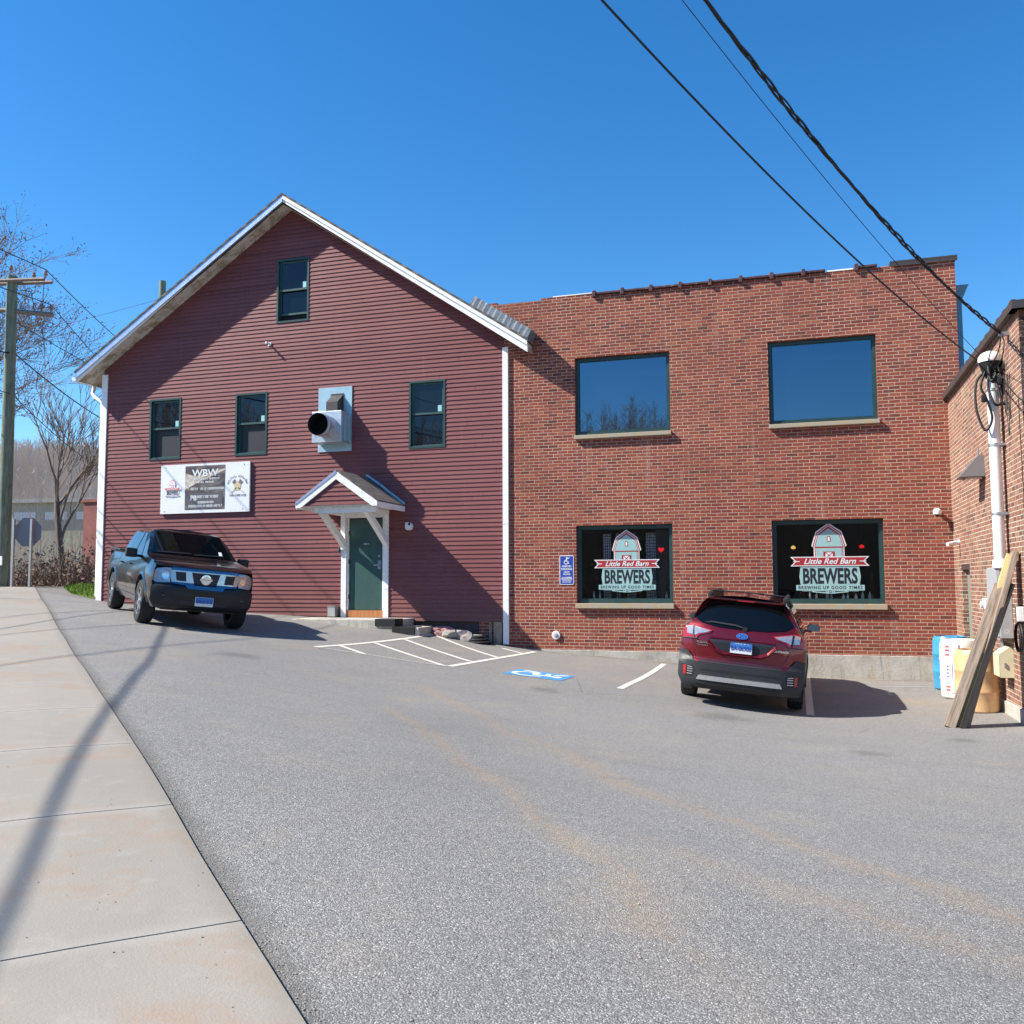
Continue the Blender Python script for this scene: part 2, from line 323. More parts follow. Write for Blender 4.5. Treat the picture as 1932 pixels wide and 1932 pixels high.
M['grit'] = paint('stone_grit', (.27, .24, .20), .9, .5, .8)
t = NT('dry_thicket_twigs'); p = t.pos()
M['thicket'] = t.fin(t.ramp(t.noise(p, .7, 5, .7), [(.3, (.10, .055, .045)), (.5, (.20, .135, .10)), (.7, (.31, .24, .17))]), .9)
t = NT('hill_woodland'); p = t.pos()
M['hill'] = t.fin(t.ramp(t.noise(t.scale(p, (1, 1, 1)), .12, 8, .75), [(.3, (.34, .27, .21)), (.5, (.48, .38, .30)), (.7, (.60, .49, .39))]), 1, t.bump(t.noise(p, .25, 6, .8), 1, 3))
M['hill_twig'] = paint('hill_tree_twigs', (.62, .50, .40), .95, .35, .05)
t = NT('grass_blades'); p = t.pos()
M['grass'] = t.fin(t.ramp(t.noise(p, 2.2, 5, .7), [(.3, (.07, .13, .012)), (.6, (.17, .29, .03)), (.8, (.27, .37, .05))]), .8)
def car_paint(name, c, coat=1.0, rough=.3, metal=.5):
    t = NT(name); v = t.obj(); n = t.noise(v, 900, 1, .5)
    col = t.mix(t.mr(n, .3, .7, 0, .25), c, tuple(min(1, k * 1.5) for k in c))
    col = t.mix(t.mr(t.noise(v, 3, 6, .7), .55, .85, 0, .04), col, (.20, .18, .16))
    return t.fin(col, rough, None, metal, Coat_Weight=coat, Coat_Roughness=.03)
M['car_red'] = car_paint('metallic_crimson_paint', (.165, .004, .009), rough=.30, metal=.55)
M['car_black'] = car_paint('glossy_black_paint', (.004, .0045, .006), rough=.22, metal=.1, coat=.6)
M['clad'] = paint('grey_plastic_cladding', (.022, .024, .026), .5, .12, 5)
M['tyre'] = paint('tyre_rubber', (.018, .018, .019), .8, .25, 8, dirt=(.07, .065, .06))
M['rim'] = paint('alloy_rim', (.50, .51, .52), .3, .06, 5, metal=.9)
M['car_glass'] = glass('car_glass', (.003, .004, .005), 1.45)
M['lens_red'] = flat('red_lamp_lens', (.40, .012, .016), .12, Coat_Weight=1.0)
M['lens_clear'] = paint('clear_lamp_lens', (.50, .47, .47), .12, .2, 20, metal=.5, Coat_Weight=1.0)
M['lens_amber'] = flat('amber_reflector', (.62, .34, .18), .15, Coat_Weight=1.0)
M['silver'] = paint('silver_plastic', (.60, .60, .61), .3, .05, 4, metal=.75)
M['plate_blue'] = flat('plate_blue', (.035, .17, .48), .4)
M['barrel_blue'] = paint('blue_drum_plastic', (.05, .27, .46), .35, .1, 4)
M['barrel_white'] = paint('dirty_white_drum_plastic', (.80, .78, .70), .4, .06, 4, dirt=(.62, .54, .36))
M['barrel_tan'] = paint('rust_stained_drum', (.66, .42, .21), .45, .3, 2.0, dirt=(.50, .22, .06))
M['rock'] = paint('broken_stone', (.30, .27, .25), .9, .3, 5, bump=.03)
M['rock_red'] = paint('paint_splashed_stone', (.33, .17, .16), .85, .3, 5, bump=.03)
M['stonewall'] = paint('dark_field_stone', (.10, .075, .07), .9, .4, 6, bump=.03)
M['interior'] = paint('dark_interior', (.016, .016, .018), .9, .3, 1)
t = NT('plaid_curtain'); p = t.pos(); x, y, z = t.xyz(p)
g = t.math('MAXIMUM', t.math('GREATER_THAN', t.math('FRACT', t.math('MULTIPLY', x, 22)), .7), t.math('GREATER_THAN', t.math('FRACT', t.math('MULTIPLY', t.math('ADD', z, t.math('MULTIPLY', t.noise(p, 4, 3, .6), .1)), 17)), .68))
M['curtain'] = t.fin(t.mix(g, (.85, .85, .88), (.2, .2, .24)), .9)
def emit(name, c, k):
    t = NT(name); e = t.b; t.set(e.inputs['Emission Color'], c); e.inputs['Emission Strength'].default_value = k; return t.fin(c, .5)
M['glow_red'] = emit('red_neon', (.8, .015, .02), .6)
M['glow_yel'] = emit('yellow_lamp', (.9, .55, .15), .6)
M['pale'] = paint('pale_rendered_wall', (.42, .40, .30), .9, .1, .3)
M['roof_grey'] = paint('grey_flat_roof', (.42, .40, .36), .9, .15, .3)
M['chimney_brick'] = paint('far_red_brick', (.26, .10, .085), .9, .3, 2)
M['sign_back'] = paint('aluminium_sign_back', (.15, .18, .23), .5, .08, 3, metal=.5)
M['sticker'] = flat('pale_sticker', (.33, .62, .62))
M['label_w'] = flat('paper_label', (.82, .83, .86))
# ------------------------------------------------------------------ geometry helpers
def props(o, label=None, cat=None, group=None, kind=None):
    if label: o['label'] = label
    if cat: o['category'] = cat
    if group: o['group'] = group
    if kind: o['kind'] = kind
    return o
def thing(name, label, cat, loc=(0, 0, 0), group=None, rot=None):
    o = bpy.data.objects.new(name, None); COL.objects.link(o); o.location = loc; o.empty_display_size = .2
    if rot is not None: o.rotation_mode = 'QUATERNION'; o.rotation_quaternion = rot
    return props(o, label, cat, group)
class MB:
    def __init__(s): s.v = []; s.f = []; s.mi = []
    def add(s, vs, fs, mi=0):
        b = len(s.v); s.v += [tuple(q) for q in vs]; s.f += [tuple(b + i for i in f) for f in fs]; s.mi += [mi] * len(fs); return s
    def box(s, x0, x1, y0, y1, z0, z1, mi=0, T=None, bev=0):
        x0, x1 = min(x0, x1), max(x0, x1); y0, y1 = min(y0, y1), max(y0, y1); z0, z1 = min(z0, z1), max(z0, z1)
        if bev:
            bm = bmesh.new(); bmesh.ops.create_cube(bm, size=1)
            for q in bm.verts: q.co = Vector(((q.co.x + .5) * (x1 - x0) + x0, (q.co.y + .5) * (y1 - y0) + y0, (q.co.z + .5) * (z1 - z0) + z0))
            bmesh.ops.bevel(bm, geom=list(bm.edges), offset=bev, segments=2, affect='EDGES', profile=.6)
            return s.bm(bm, mi, T)
        vs = [(x, y, z) for x in (x0, x1) for y in (y0, y1) for z in (z0, z1)]
        if T: vs = [T(*q) for q in vs]
        return s.add(vs, [(0, 1, 3, 2), (4, 6, 7, 5), (0, 4, 5, 1), (2, 3, 7, 6), (0, 2, 6, 4), (1, 5, 7, 3)], mi)
    def bm(s, bm, mi=0, T=None):
        bm.verts.ensure_lookup_table()
        for i, q in enumerate(bm.verts): q.index = i
        vs = [tuple(q.co) for q in bm.verts]
        if T: vs = [tuple(T(*q)) for q in vs]
        s.add(vs, [tuple(q.index for q in f.verts) for f in bm.faces], mi); bm.free(); return s
    def prism(s, poly, T0, T1, mi=0):
        """poly: 2D points; T0/T1 map (u,v)->3D for the two caps"""
        n = len(poly); vs = [T0(*q) for q in poly] + [T1(*q) for q in poly]
        fs = [tuple(range(n)), tuple(range(2 * n - 1, n - 1, -1))] + [(i, (i + 1) % n, n + (i + 1) % n, n + i) for i in range(n)]
        return s.add(vs, fs, mi)
    def tube(s, pts, r, n=8, mi=0, cap=True):
        pts = [Vector(q) for q in pts]; rs = r if isinstance(r, (list, tuple)) else [r] * len(pts)
        rings = []; up = None
        for i, q in enumerate(pts):
            d = (pts[min(i + 1, len(pts) - 1)] - pts[max(i - 1, 0)]).normalized()
            if up is None or abs(up.dot(d)) > .98: up = Vector((0, 0, 1)) if abs(d.z) < .9 else Vector((1, 0, 0))
            a = d.cross(up).normalized(); b = a.cross(d).normalized(); up = b
            rings.append([q + a * math.cos(2 * PI * k / n) * rs[i] + b * math.sin(2 * PI * k / n) * rs[i] for k in range(n)])
        vs = [q for rg in rings for q in rg]; fs = []
        for i in range(len(rings) - 1):
            for k in range(n):
                a0 = i * n + k; a1 = i * n + (k + 1) % n; fs.append((a0, a0 + n, a1 + n, a1))
        if cap: fs += [tuple(range(n)), tuple((len(rings) - 1) * n + k for k in range(n - 1, -1, -1))]
        return s.add(vs, fs, mi)
    def lathe(s, prof, c, axis='z', n=24, mi=0, T=None, cap=True):
        """prof: (radius, height)"""
        vs = []
        for r, h in prof:
            for k in range(n):
                a = 2 * PI * k / n; x, y = r * math.cos(a), r * math.sin(a)
                q = (x, y, h) if axis == 'z' else ((x, h, y) if axis == 'y' else (h, x, y))
                q = (q[0] + c[0], q[1] + c[1], q[2] + c[2]); vs.append(T(*q) if T else q)
        fs = []
        for i in range(len(prof) - 1):
            for k in range(n):
                a0 = i * n + k; a1 = i * n + (k + 1) % n; fs.append((a0, a1, a1 + n, a0 + n))
        if cap: fs += [tuple(range(n - 1, -1, -1)), tuple((len(prof) - 1) * n + k for k in range(n))]
        return s.add(vs, fs, mi)
    def panel(s, poly, mapf, off=0.0, cu=(), cv=(), mi=0):
        """2D polygon cut along grid lines and mapped to 3D by mapf(u, v, off)"""
        bm = bmesh.new(); vs = [bm.verts.new((q[0], q[1], 0)) for q in poly]; f = bm.faces.new(vs); bmesh.ops.triangulate(bm, faces=[f])
        for c, no in [((u, 0, 0), (1, 0, 0)) for u in cu] + [((0, v, 0), (0, 1, 0)) for v in cv]:
            bmesh.ops.bisect_plane(bm, geom=list(bm.verts) + list(bm.edges) + list(bm.faces), plane_co=c, plane_no=no, dist=1e-6)
        bmesh.ops.triangulate(bm, faces=[f for f in bm.faces if len(f.verts) > 4])
        return s.bm(bm, mi, lambda x, y, z: mapf(x, y, off))
    def build(s, name, mats, parent=None, smooth=None, loc=None, recalc=True, label=None):
        me = bpy.data.meshes.new(name); o = (0, 0, 0)
        if parent is not None and parent.get('_w') is not None: o = tuple(parent['_w'])
        elif parent is not None and parent.type == 'EMPTY' and parent.rotation_mode != 'QUATERNION': o = tuple(parent.location)
        if loc is not None and parent is None: o = loc
        me.from_pydata([(a - o[0], b - o[1], c - o[2]) for a, b, c in s.v], [], s.f)
        for m in (mats if isinstance(mats, (list, tuple)) else [mats]): me.materials.append(m)
        me.polygons.foreach_set('material_index', s.mi)
        if recalc:
            bm = bmesh.new(); bm.from_mesh(me); bmesh.ops.recalc_face_normals(bm, faces=bm.faces); bm.to_mesh(me); bm.free()
        me.validate(); me.update()
        if smooth is not None:
            me.polygons.foreach_set('use_smooth', [True] * len(me.polygons)); me.set_sharp_from_angle(angle=math.radians(smooth))
        ob = bpy.data.objects.new(name, me); COL.objects.link(ob)
        if parent is not None: ob.parent = parent; 
        if parent is None and loc is not None: ob.location = loc
        ob['_w'] = o
        if label: ob['label'] = label
        return ob
def text_geo(txt, size=1, sx=1.0, shear=0.0, bold=0.0, align='CENTER', spacing=1.0):
    cu = bpy.data.curves.new('lettering', 'FONT'); cu.body = txt; cu.size = size; cu.align_x = align; cu.align_y = 'CENTER'; cu.shear = shear
    cu.offset = bold; cu.space_character = spacing; cu.resolution_u = 3; cu.fill_mode = 'FRONT'
    ob = bpy.data.objects.new('lettering', cu); COL.objects.link(ob)
    dg = bpy.context.evaluated_depsgraph_get(); dg.update(); me = bpy.data.meshes.new_from_object(ob.evaluated_get(dg))
    vs = [(q.co.x * sx, q.co.y) for q in me.vertices]; fs = [tuple(p.vertices) for p in me.polygons]
    bpy.data.objects.remove(ob); bpy.data.meshes.remove(me); bpy.data.curves.remove(cu)
    return vs, fs
def put_text(mb, txt, mapf, u, v, size, mi=0, off=.002, width=None, **kw):
    vs, fs = text_geo(txt, size, **kw)
    if not vs: return
    if width:
        w = max(q[0] for q in vs) - min(q[0] for q in vs); k = width / w; vs = [(q[0] * k, q[1]) for q in vs]
    mb.add([mapf(u + a, v + b, off) for a, b in vs], fs, mi)
def ell(cx, cy, rx, ry, n=20, a0=0, a1=2 * PI):
    full = abs(a1 - a0 - 2 * PI) < 1e-6
    return [(cx + rx * math.cos(a0 + (a1 - a0) * k / (n if full else n - 1)), cy + ry * math.sin(a0 + (a1 - a0) * k / (n if full else n - 1))) for k in range(n)]
def bar(a, b, w):
    d = Vector((b[0] - a[0], b[1] - a[1])).normalized(); nx, ny = -d.y * w / 2, d.x * w / 2
    return [(a[0] + nx, a[1] + ny), (a[0] - nx, a[1] - ny), (b[0] - nx, b[1] - ny), (b[0] + nx, b[1] + ny)]

# ------------------------------------------------------------------ ground
CT = np.array([(-17,18.86,-.38),(-16.5,18.86,-.44),(-12.5,18.86,-.68),(-10.7,18.86,-.77),(-9,18.86,-.93),(-7.66,18.86,-1.1),(-6.19,18.86,-1.33),(-5.2,18.86,-1.44),(-3.33,18.86,-1.56),(-2.58,18.86,-1.62),(0.22,18.86,-1.84),(2.4,18.86,-1.83),
(2.68,14,-1.85),(2.5,16.5,-1.84),(2.68,11,-1.82),(5,6,-1.72),(3,3,-1.52),(0,0,-1.3),(-1.2,-3,-1.2),(4,-4,-1.45),
(-1.364,2.354,-1.222),(-1.816,2.781,-1.198),(-2.504,3.432,-1.16),(-2.974,3.876,-1.112),(-3.594,4.463,-1.062),(-4.369,5.195,-1.019),(-5.45,6.218,-.966),(-7.039,7.72,-.887),(-9.647,10.187,-.757),(-12.633,13.01,-.564),(-17.875,17.967,-.227),(-2.39,1.26,-1.225),(-4.62,3.37,-1.065),(-6.48,5.13,-.97),(-8.07,6.63,-.89),(-10.68,9.1,-.76),(-13.66,11.92,-.567),
(-11.234,13.64,-.675),(-13.63,15.7,-.501),(-10.25,14.91,-.828),(-12.6,17,-.65),
(-1.79,14.57,-1.731),(-.2,14.9,-1.93),(-2.75,14,-1.62),(.2,12.5,-1.86),(1.2,14,-1.9),
(-21.6,20.4,-.06),(-19,23,-.12),(-24,17,-.1),(-14,7,-.66),(-5,-3,-1.1),(-30,28,-.2),(-21,28,-.3),(-6,14.5,-1.3),(-5,10,-1.32),(-2,7,-1.42),(12,12,-1.8),(12,0,-1.6),(-30,10,-.3)])
def _U(r2): return np.where(r2 > 1e-9, .5 * r2 * np.log(np.maximum(r2, 1e-9)), 0)
_n = len(CT); _K = _U(((CT[:, None, :2] - CT[None, :, :2]) ** 2).sum(-1)) + np.eye(_n) * .06
_P = np.c_[np.ones(_n), CT[:, :2]]; _A = np.block([[_K, _P], [_P.T, np.zeros((3, 3))]])
_w = np.linalg.solve(_A, np.r_[CT[:, 2], 0, 0, 0])
def gz0(X, Y):
    X = np.asarray(X, float); Y = np.asarray(Y, float)
    cx = np.clip(X, -32, 14); cy = np.clip(Y, -6, 32)
    h = (_w[:_n] * _U((cx[..., None] - CT[:, 0]) ** 2 + (cy[..., None] - CT[:, 1]) ** 2)).sum(-1) + _w[_n] + _w[_n + 1] * cx + _w[_n + 2] * cy
    far = np.sqrt((X - cx) ** 2 + (Y - cy) ** 2); k = np.clip(far / 30, 0, 1); k = k * k * (3 - 2 * k)
    return h * (1 - k) + (-1.6) * k
def gz(x, y): return float(gz0(x, y))
EA = (-1.36, 2.35); ED = (-.7265, .687); EN = (-.687, -.7265)        # sidewalk edge: origin, direction, outward (street side)
def sw_xy(s, p): return EA[0] + ED[0] * s + EN[0] * p, EA[1] + ED[1] * s + EN[1] * p
def perp(X, Y): return (X - EA[0]) * EN[0] + (Y - EA[1]) * EN[1]
def grow(a, b, step, lim, k=1.25):
    out = []; q = b; st = step
    while q < lim: st *= k; q += st; out.append(q)
    return out
xs = list(np.arange(-30, 14.01, .3)); ys = list(np.arange(-6, 30.01, .3))
xs = [-30 - (q - 14) for q in reversed(grow(0, 14, .4, 900))] + xs + grow(0, 14, .4, 900)
ys = [-6 - (q - 30) for q in reversed(grow(0, 30, .4, 900))] + ys + grow(0, 30, .4, 900)
XX, YY = np.meshgrid(np.array(xs), np.array(ys)); PP = perp(XX, YY); SS = (XX - EA[0]) * ED[0] + (YY - EA[1]) * ED[1]
ZZ = gz0(XX, YY) - np.clip((PP - 1.55) / .1, 0, 1) * np.clip((11.5 - PP) / .3, 0, 1) * .13 * np.clip((26 - SS) / 1.5, 0, 1) * np.clip((SS + 20) / 3, 0, 1)
mb = MB(); W0 = len(xs)
mb.v = list(zip(XX.ravel().tolist(), YY.ravel().tolist(), ZZ.ravel().tolist()))
for j in range(len(ys) - 1):
    for i in range(W0 - 1): mb.f.append((j * W0 + i, j * W0 + i + 1, (j + 1) * W0 + i + 1, (j + 1) * W0 + i)); mb.mi.append(0)
props(mb.build('ground', M['asphalt'], smooth=60, recalc=False), kind='structure')
YFW = 18.825
# sidewalk: separate slabs with tooled joints
mb = MB(); TH = .014
joints = [-7.0 + 1.53 * k for k in range(23)]
joints = [q + .12 for q in joints]
for a, b in zip(joints[:-1], joints[1:]):
    n = 4
    for i in range(n):
        for j in range(3):
            s0 = a + .005 + (b - a - .010) * i / n; s1 = a + .005 + (b - a - .010) * (i + 1) / n; p0 = 1.5 * j / 3; p1 = 1.5 * (j + 1) / 3
            c = [sw_xy(s0, p0), sw_xy(s1, p0), sw_xy(s1, p1), sw_xy(s0, p1)]
            top = [(q[0], q[1], gz(*q) + TH) for q in c]; bot = [(q[0], q[1], gz(*q) - .1) for q in c]
            mb.add(top, [(0, 1, 2, 3)])
            if j == 0: mb.add([top[0], top[1], bot[1], bot[0]], [(0, 1, 2, 3)])
            if i == 0: mb.add([top[0], top[3], bot[3], bot[0]], [(0, 1, 2, 3)])
            if i == n - 1: mb.add([top[1], top[2], bot[2], bot[1]], [(0, 1, 2, 3)])
props(mb.build('sidewalk', M['sidewalk'], recalc=True), kind='structure')
mb = MB()
for i in range(60):
    s0 = -7 + .55 * i; s1 = s0 + .55; c = [sw_xy(s0, 1.503), sw_xy(s1, 1.503), sw_xy(s1, 1.65), sw_xy(s0, 1.65)]
    t4 = [(q[0], q[1], gz(*c[k]) + .012) for k, q in enumerate(c)]; b4 = [(q[0], q[1], gz(*c[k]) - .25) for k, q in enumerate(c)]
    mb.add(t4 + b4, [(0, 1, 2, 3), (2, 3, 7, 6), (0, 1, 5, 4)])
props(mb.build('kerb', M['concrete']), kind='structure')
mb = MB()
for i in range(44):
    for j in range(8):
        s0 = -18 + 1.0 * i; p0 = 1.66 + 1.2 * j
        c = [sw_xy(s0, p0), sw_xy(s0 + 1, p0), sw_xy(s0 + 1, p0 + 1.2), sw_xy(s0, p0 + 1.2)]
        mb.add([(q[0], q[1], gz(*q) - .13 * min(1, max(0, (26 - s_) / 1.5)) * min(1, max(0, (s_ + 20) / 3)) + .004) for q, s_ in zip(c, (s0, s0 + 1, s0 + 1, s0))], [(0, 1, 2, 3)])
props(mb.build('road', M['asphalt'], smooth=60), kind='structure')
# painted markings
def gmap(u, v, off=0.0): return (u, v, gz(u, v) + .005 + off)
def cuts(a, b, st=.3):
    n = max(1, int((b - a) / st)); return [a + (b - a) * k / n for k in range(1, n)]
mb = MB(); mf = MB()
A_, B_, C_, D_ = (-7.87, 13.8), (-7.66, 18.55), (-5.36, 18.4), (-5.52, 14.0)
def stripe(m, a, b, w=.10):
    P_ = bar(a, b, w); m.panel(P_, gmap, 0, cuts(min(q[0] for q in P_), max(q[0] for q in P_)), cuts(min(q[1] for q in P_), max(q[1] for q in P_)))
stripe(mb, A_, B_, .11); stripe(mb, D_, C_, .11)
stripe(mb, (-7.66, 17.0), (-5.57, 15.1)); stripe(mb, (-7.70, 15.75), (-5.62, 13.98)); stripe(mb, (-7.66, 18.5), (-5.5, 16.35)); stripe(mb, (-7.79, 14.55), (-7.0, 13.9)); stripe(mb, (-6.0, 18.2), (-5.44, 17.75))
props(mb.build('hatched_access_marking', M['line']), 'white painted access aisle with diagonal stripes on the asphalt before the red barn', 'road marking')
stripe(mf, (-7.87, 13.82), (-5.55, 13.96), .08)
mf.build('worn_edge_line', M['line_faint'], parent=bpy.data.objects['hatched_access_marking'])
mb = MB(); stripe(mb, (-2.735, 14.03), (-2.70, 18.45), .105)
props(mb.build('stall_line', M['line']), 'cream painted stall line left of the parked red car, curving over the asphalt', 'road marking', 'painted stall lines')
mb = MB(); stripe(mb, (.03, 13.95), (.0, 18.75), .11)
props(mb.build('stall_line', M['line']), 'painted stall line right of the red car, crossed by its shadow', 'road marking', 'painted stall lines')
mb = MB(); stripe(mb, (1.0, 17.75), (2.1, 17.68), .07)
props(mb.build('faded_line', M['line_faint']), 'faded white painted line across the stall beside the blue drum', 'road marking')
# wheelchair symbol panel (lies sideways: head of the figure to the right)
def smap(u, v, off=0.0):        # u right 0..1, v up 0..1
    x = -4.64 + .97 * u + .02 * v; y = 14.05 + .85 * v; return (x, y, gz(x, y) + .005 + off)
mb = MB(); mb.panel([(0, 0), (1, .0), (1, 1), (0, 1)], smap, 0, cuts(0, 1, .2), cuts(0, 1, .2), 0)
def sy(poly, o=.004): mb.panel(poly, smap, o, (), (), 1)
sy(ell(.84, .38, .075, .12, 14))
arc = [( .36 + .26 * math.cos(a), .40 + .30 * math.sin(a)) for a in [math.radians(60 + 13.5 * k) for k in range(21)]]
for a, b in zip(arc[:-1], arc[1:]): sy(bar(a, b, .085), .004)
sy(bar((.78, .40), (.42, .40), .12), .005); sy(bar((.44, .42), (.40, .78), .10), .006); sy(bar((.38, .78), (.14, .86), .09), .007); sy(bar((.66, .42), (.62, .72), .08), .006); sy(bar((.74, .58), (.92, .84), .09), .005)
props(mb.build('wheelchair_symbol', [M['blue_mark'], M['white_mark']]), 'blue square with white wheelchair symbol painted on the asphalt', 'road marking')
# grass patch beside the barn
mb = MB(); poly = [(-17.0, 18.95), (-18.2, 19.35), (-19.9, 20.9), (-21.0, 22.6), (-21.0, 24.5), (-17.0, 25.5)]
def inside(x, y, P):
    c = False
    for i in range(len(P)):
        x0, y0 = P[i]; x1, y1 = P[i - 1]
        if (y0 > y) != (y1 > y) and x < (x1 - x0) * (y - y0) / (y1 - y0) + x0: c = not c
    return c
k = 0
while k < 9000:
    x = rnd.uniform(-21.2, -16.9); y = rnd.uniform(18.9, 25.5)
    if not inside(x, y, poly): continue
    k += 1; h = rnd.uniform(.05, .15); a = rnd.uniform(0, 2 * PI); w = rnd.uniform(.008, .016); z = gz(x, y); lx, ly = rnd.gauss(0, .03), rnd.gauss(0, .03)
    mb.add([(x - w * math.cos(a), y - w * math.sin(a), z), (x + w * math.cos(a), y + w * math.sin(a), z), (x + lx, y + ly, z + h)], [(0, 1, 2)])
mb.panel(poly, lambda u, v, o: (u, v, gz(u, v) + .012), 0, cuts(-21, -17, .4), cuts(19, 25.4, .4))
props(mb.build('grass', M['grass'], recalc=False), 'bright green grass strip at the left corner of the red barn', 'grass', kind='stuff')

# loose grit, crumbs and leaf bits gathered along the edges
mb = MB(); rg = random.Random(31)
def crumb(x, y, s, dz=0):
    z = gz(x, y) + dz; a = rg.uniform(0, 2 * PI); q = []
    for k in range(4): q.append((x + s * math.cos(a + k * PI / 2) * rg.uniform(.6, 1.2), y + s * math.sin(a + k * PI / 2) * rg.uniform(.6, 1.2), z + .002))
    mb.add(q + [(x, y, z + s * rg.uniform(.5, 1.1))], [(0, 1, 4), (1, 2, 4), (2, 3, 4), (3, 0, 4)])
for k in range(2600):
    s_ = rg.uniform(-.8, 22); x, y = sw_xy(s_, -abs(rg.gauss(0, .03)) - .004); crumb(x, y, rg.uniform(.0015, .0055))
for k in range(260):
    s_ = rg.uniform(-.8, 14); x, y = sw_xy(s_, abs(rg.gauss(0, .5))); crumb(x, y, rg.uniform(.002, .006), TH)
for k in range(2600): crumb(rg.uniform(-5.3, 2.5), YFW - .05 - abs(rg.gauss(0, .12)), rg.uniform(.004, .014))
for k in range(900): crumb(rg.gauss(1.7, .5), rg.gauss(16.2, .8), rg.uniform(.004, .012))
for k in range(1500): crumb(rg.uniform(-8, 4), rg.uniform(2, 18), rg.uniform(.003, .008))
props(mb.build('grit', M['grit'], recalc=False), 'loose stone grit gathered along the sidewalk edge and the wall foot', 'grit', kind='stuff')

# hills: one far ridge behind the barn on the left, one wooded rise across the street behind the viewer
def hill(pts_az, r0, r1, hfun, name, n=60, m=10):
    mb = MB(); 
    for i in range(n + 1):
        az = math.radians(pts_az[0] + (pts_az[1] - pts_az[0]) * i / n)
        for j in range(m + 1):
            r = r0 + (r1 - r0) * j / m; q = j / m; h = hfun(i / n, q)
            mb.v.append((math.sin(az) * r, math.cos(az) * r, h))
    for i in range(n):
        for j in range(m): a = i * (m + 1) + j; mb.f.append((a, a + 1, a + m + 2, a + m + 1)); mb.mi.append(0)
    return props(mb.build(name, M['hill'], smooth=80, recalc=False), kind='structure')
def ridge(u): return 1 + .10 * math.sin(u * 9 + 1) + .06 * math.sin(u * 23) + .03 * math.sin(u * 61)
def azf(a): return .42 + .55 * min(1, max(0, (a - 178) / 14))
hill((-95, -15), 110, 330, lambda u, q: -3 + 29 * ridge(u) * (math.sin(min(q * 1.25, 1) * PI / 2)) * (1.12 - .35 * u), 'hills')
hill((150, 260), 45, 140, lambda u, q: -3 + 19 * ridge(u * 1.4 + .3) * math.sin(min(q * 1.3, 1) * PI / 2) * azf(150 + 110 * u), 'rising_ground')
# ------------------------------------------------------------------ walls with openings
YF = 18.86
def wall_cells(u0, u1, v0, v1, holes):
    us = sorted({u0, u1, *[h[0] for h in holes], *[h[1] for h in holes]}); vs = sorted({v0, v1, *[h[2] for h in holes], *[h[3] for h in holes]})
    for a, b in zip(us[:-1], us[1:]):
        for c, d in zip(vs[:-1], vs[1:]):
            mu, mv = (a + b) / 2, (c + d) / 2
            if not any(h[0] < mu < h[1] and h[2] < mv < h[3] for h in holes): yield a, b, c, d
def wall(mb, u0, u1, v0, v1, holes, T, depth, mi=0):
    """T(u, v, d): d = depth into the wall"""
    for a, b, c, d in wall_cells(u0, u1, v0, v1, holes): mb.add([T(a, c, 0), T(b, c, 0), T(b, d, 0), T(a, d, 0)], [(0, 1, 2, 3)], mi)
    for a, b, c, d in holes:
        for p, q in (((a, c), (a, d)), ((a, d), (b, d)), ((b, d), (b, c)), ((b, c), (a, c))):
            mb.add([T(*p, 0), T(*q, 0), T(*q, depth), T(*p, depth)], [(0, 1, 2, 3)], mi)
TF = lambda u, v, d=0: (u, YF + d, v)

# ================================================================== red clapboard barn
barn = thing('clapboard_barn', 'maroon clapboard gable-roofed building with white trim and green door on the left', 'building', (-11.5, YF, -.9))
XL, XR, XA = -16.9, -6.14, -11.52
def roofz(x):            # underside of the soffit on the wall plane
    return 9.0 - .662 * abs(x - XA) if x < XA else 9.0 - .668 * abs(x - XA)
wins = [(-15.46, -14.54, 3.07, 4.60), (-12.98, -12.10, 3.07, 4.58), (-8.42, -7.54, 3.02, 4.56), (-11.89, -11.02, 6.22, 7.77)]
DOOR = (-9.95, -9.02, -.75, 1.49)
siding_holes = wins + [DOOR]
mb = MB(); EXP = .098; z = -.83
while z < 9.0:
    z1 = z + EXP
    segs = sorted({z, z1, *[v for h in siding_holes for v in h[2:] if z < v < z1]})
    for a, b in zip(segs[:-1], segs[1:]):
        mid = (a + b) / 2
        # intervals
        def lim(zz):
            l = XL + .02 if roofz(XL) > zz else XA - (9.0 - zz) / .662; r = XR - .02 if roofz(XR) > zz else XA + (9.0 - zz) / .668; return l, r
        if mid > 8.96: continue
        la, ra = lim(a); lb, rb = lim(b)
        cuts_ = [(la, lb)] ; iv = []; cur = None
        hs_ = sorted([(h[0], h[1]) for h in siding_holes if h[2] < mid < h[3]])
        edges = [(la, lb)]
        for h0, h1 in hs_: edges += [(h0, h0), (h1, h1)]
        edges += [(ra, rb)]
        fa = .017 * (1 - (a - z) / EXP) ; fb = .017 * (1 - (b - z) / EXP)
        fa += .004; fb += .004
        for i in range(0, len(edges), 2):
            (x0a, x0b), (x1a, x1b) = edges[i], edges[i + 1]
            if x1a - x0a < .01: continue
            mb.add([(x0a, YF - fa, a), (x1a, YF - fa, a), (x1b, YF - fb, b), (x0b, YF - fb, b)], [(0, 1, 2, 3)])
            if a == z: mb.add([(x0a, YF - fa, a), (x1a, YF - fa, a), (x1a, YF - .003, a), (x0a, YF - .003, a)], [(0, 1, 2, 3)])
    z = z1
for h in siding_holes:
    a, b, c, d = h
    for p, q in (((a, c), (a, d)), ((a, d), (b, d)), ((b, d), (b, c)), ((b, c), (a, c))): mb.add([(p[0], YF - .02, p[1]), (q[0], YF - .02, q[1]), (q[0], YF + .12, q[1]), (p[0], YF + .12, p[1])], [(0, 1, 2, 3)])
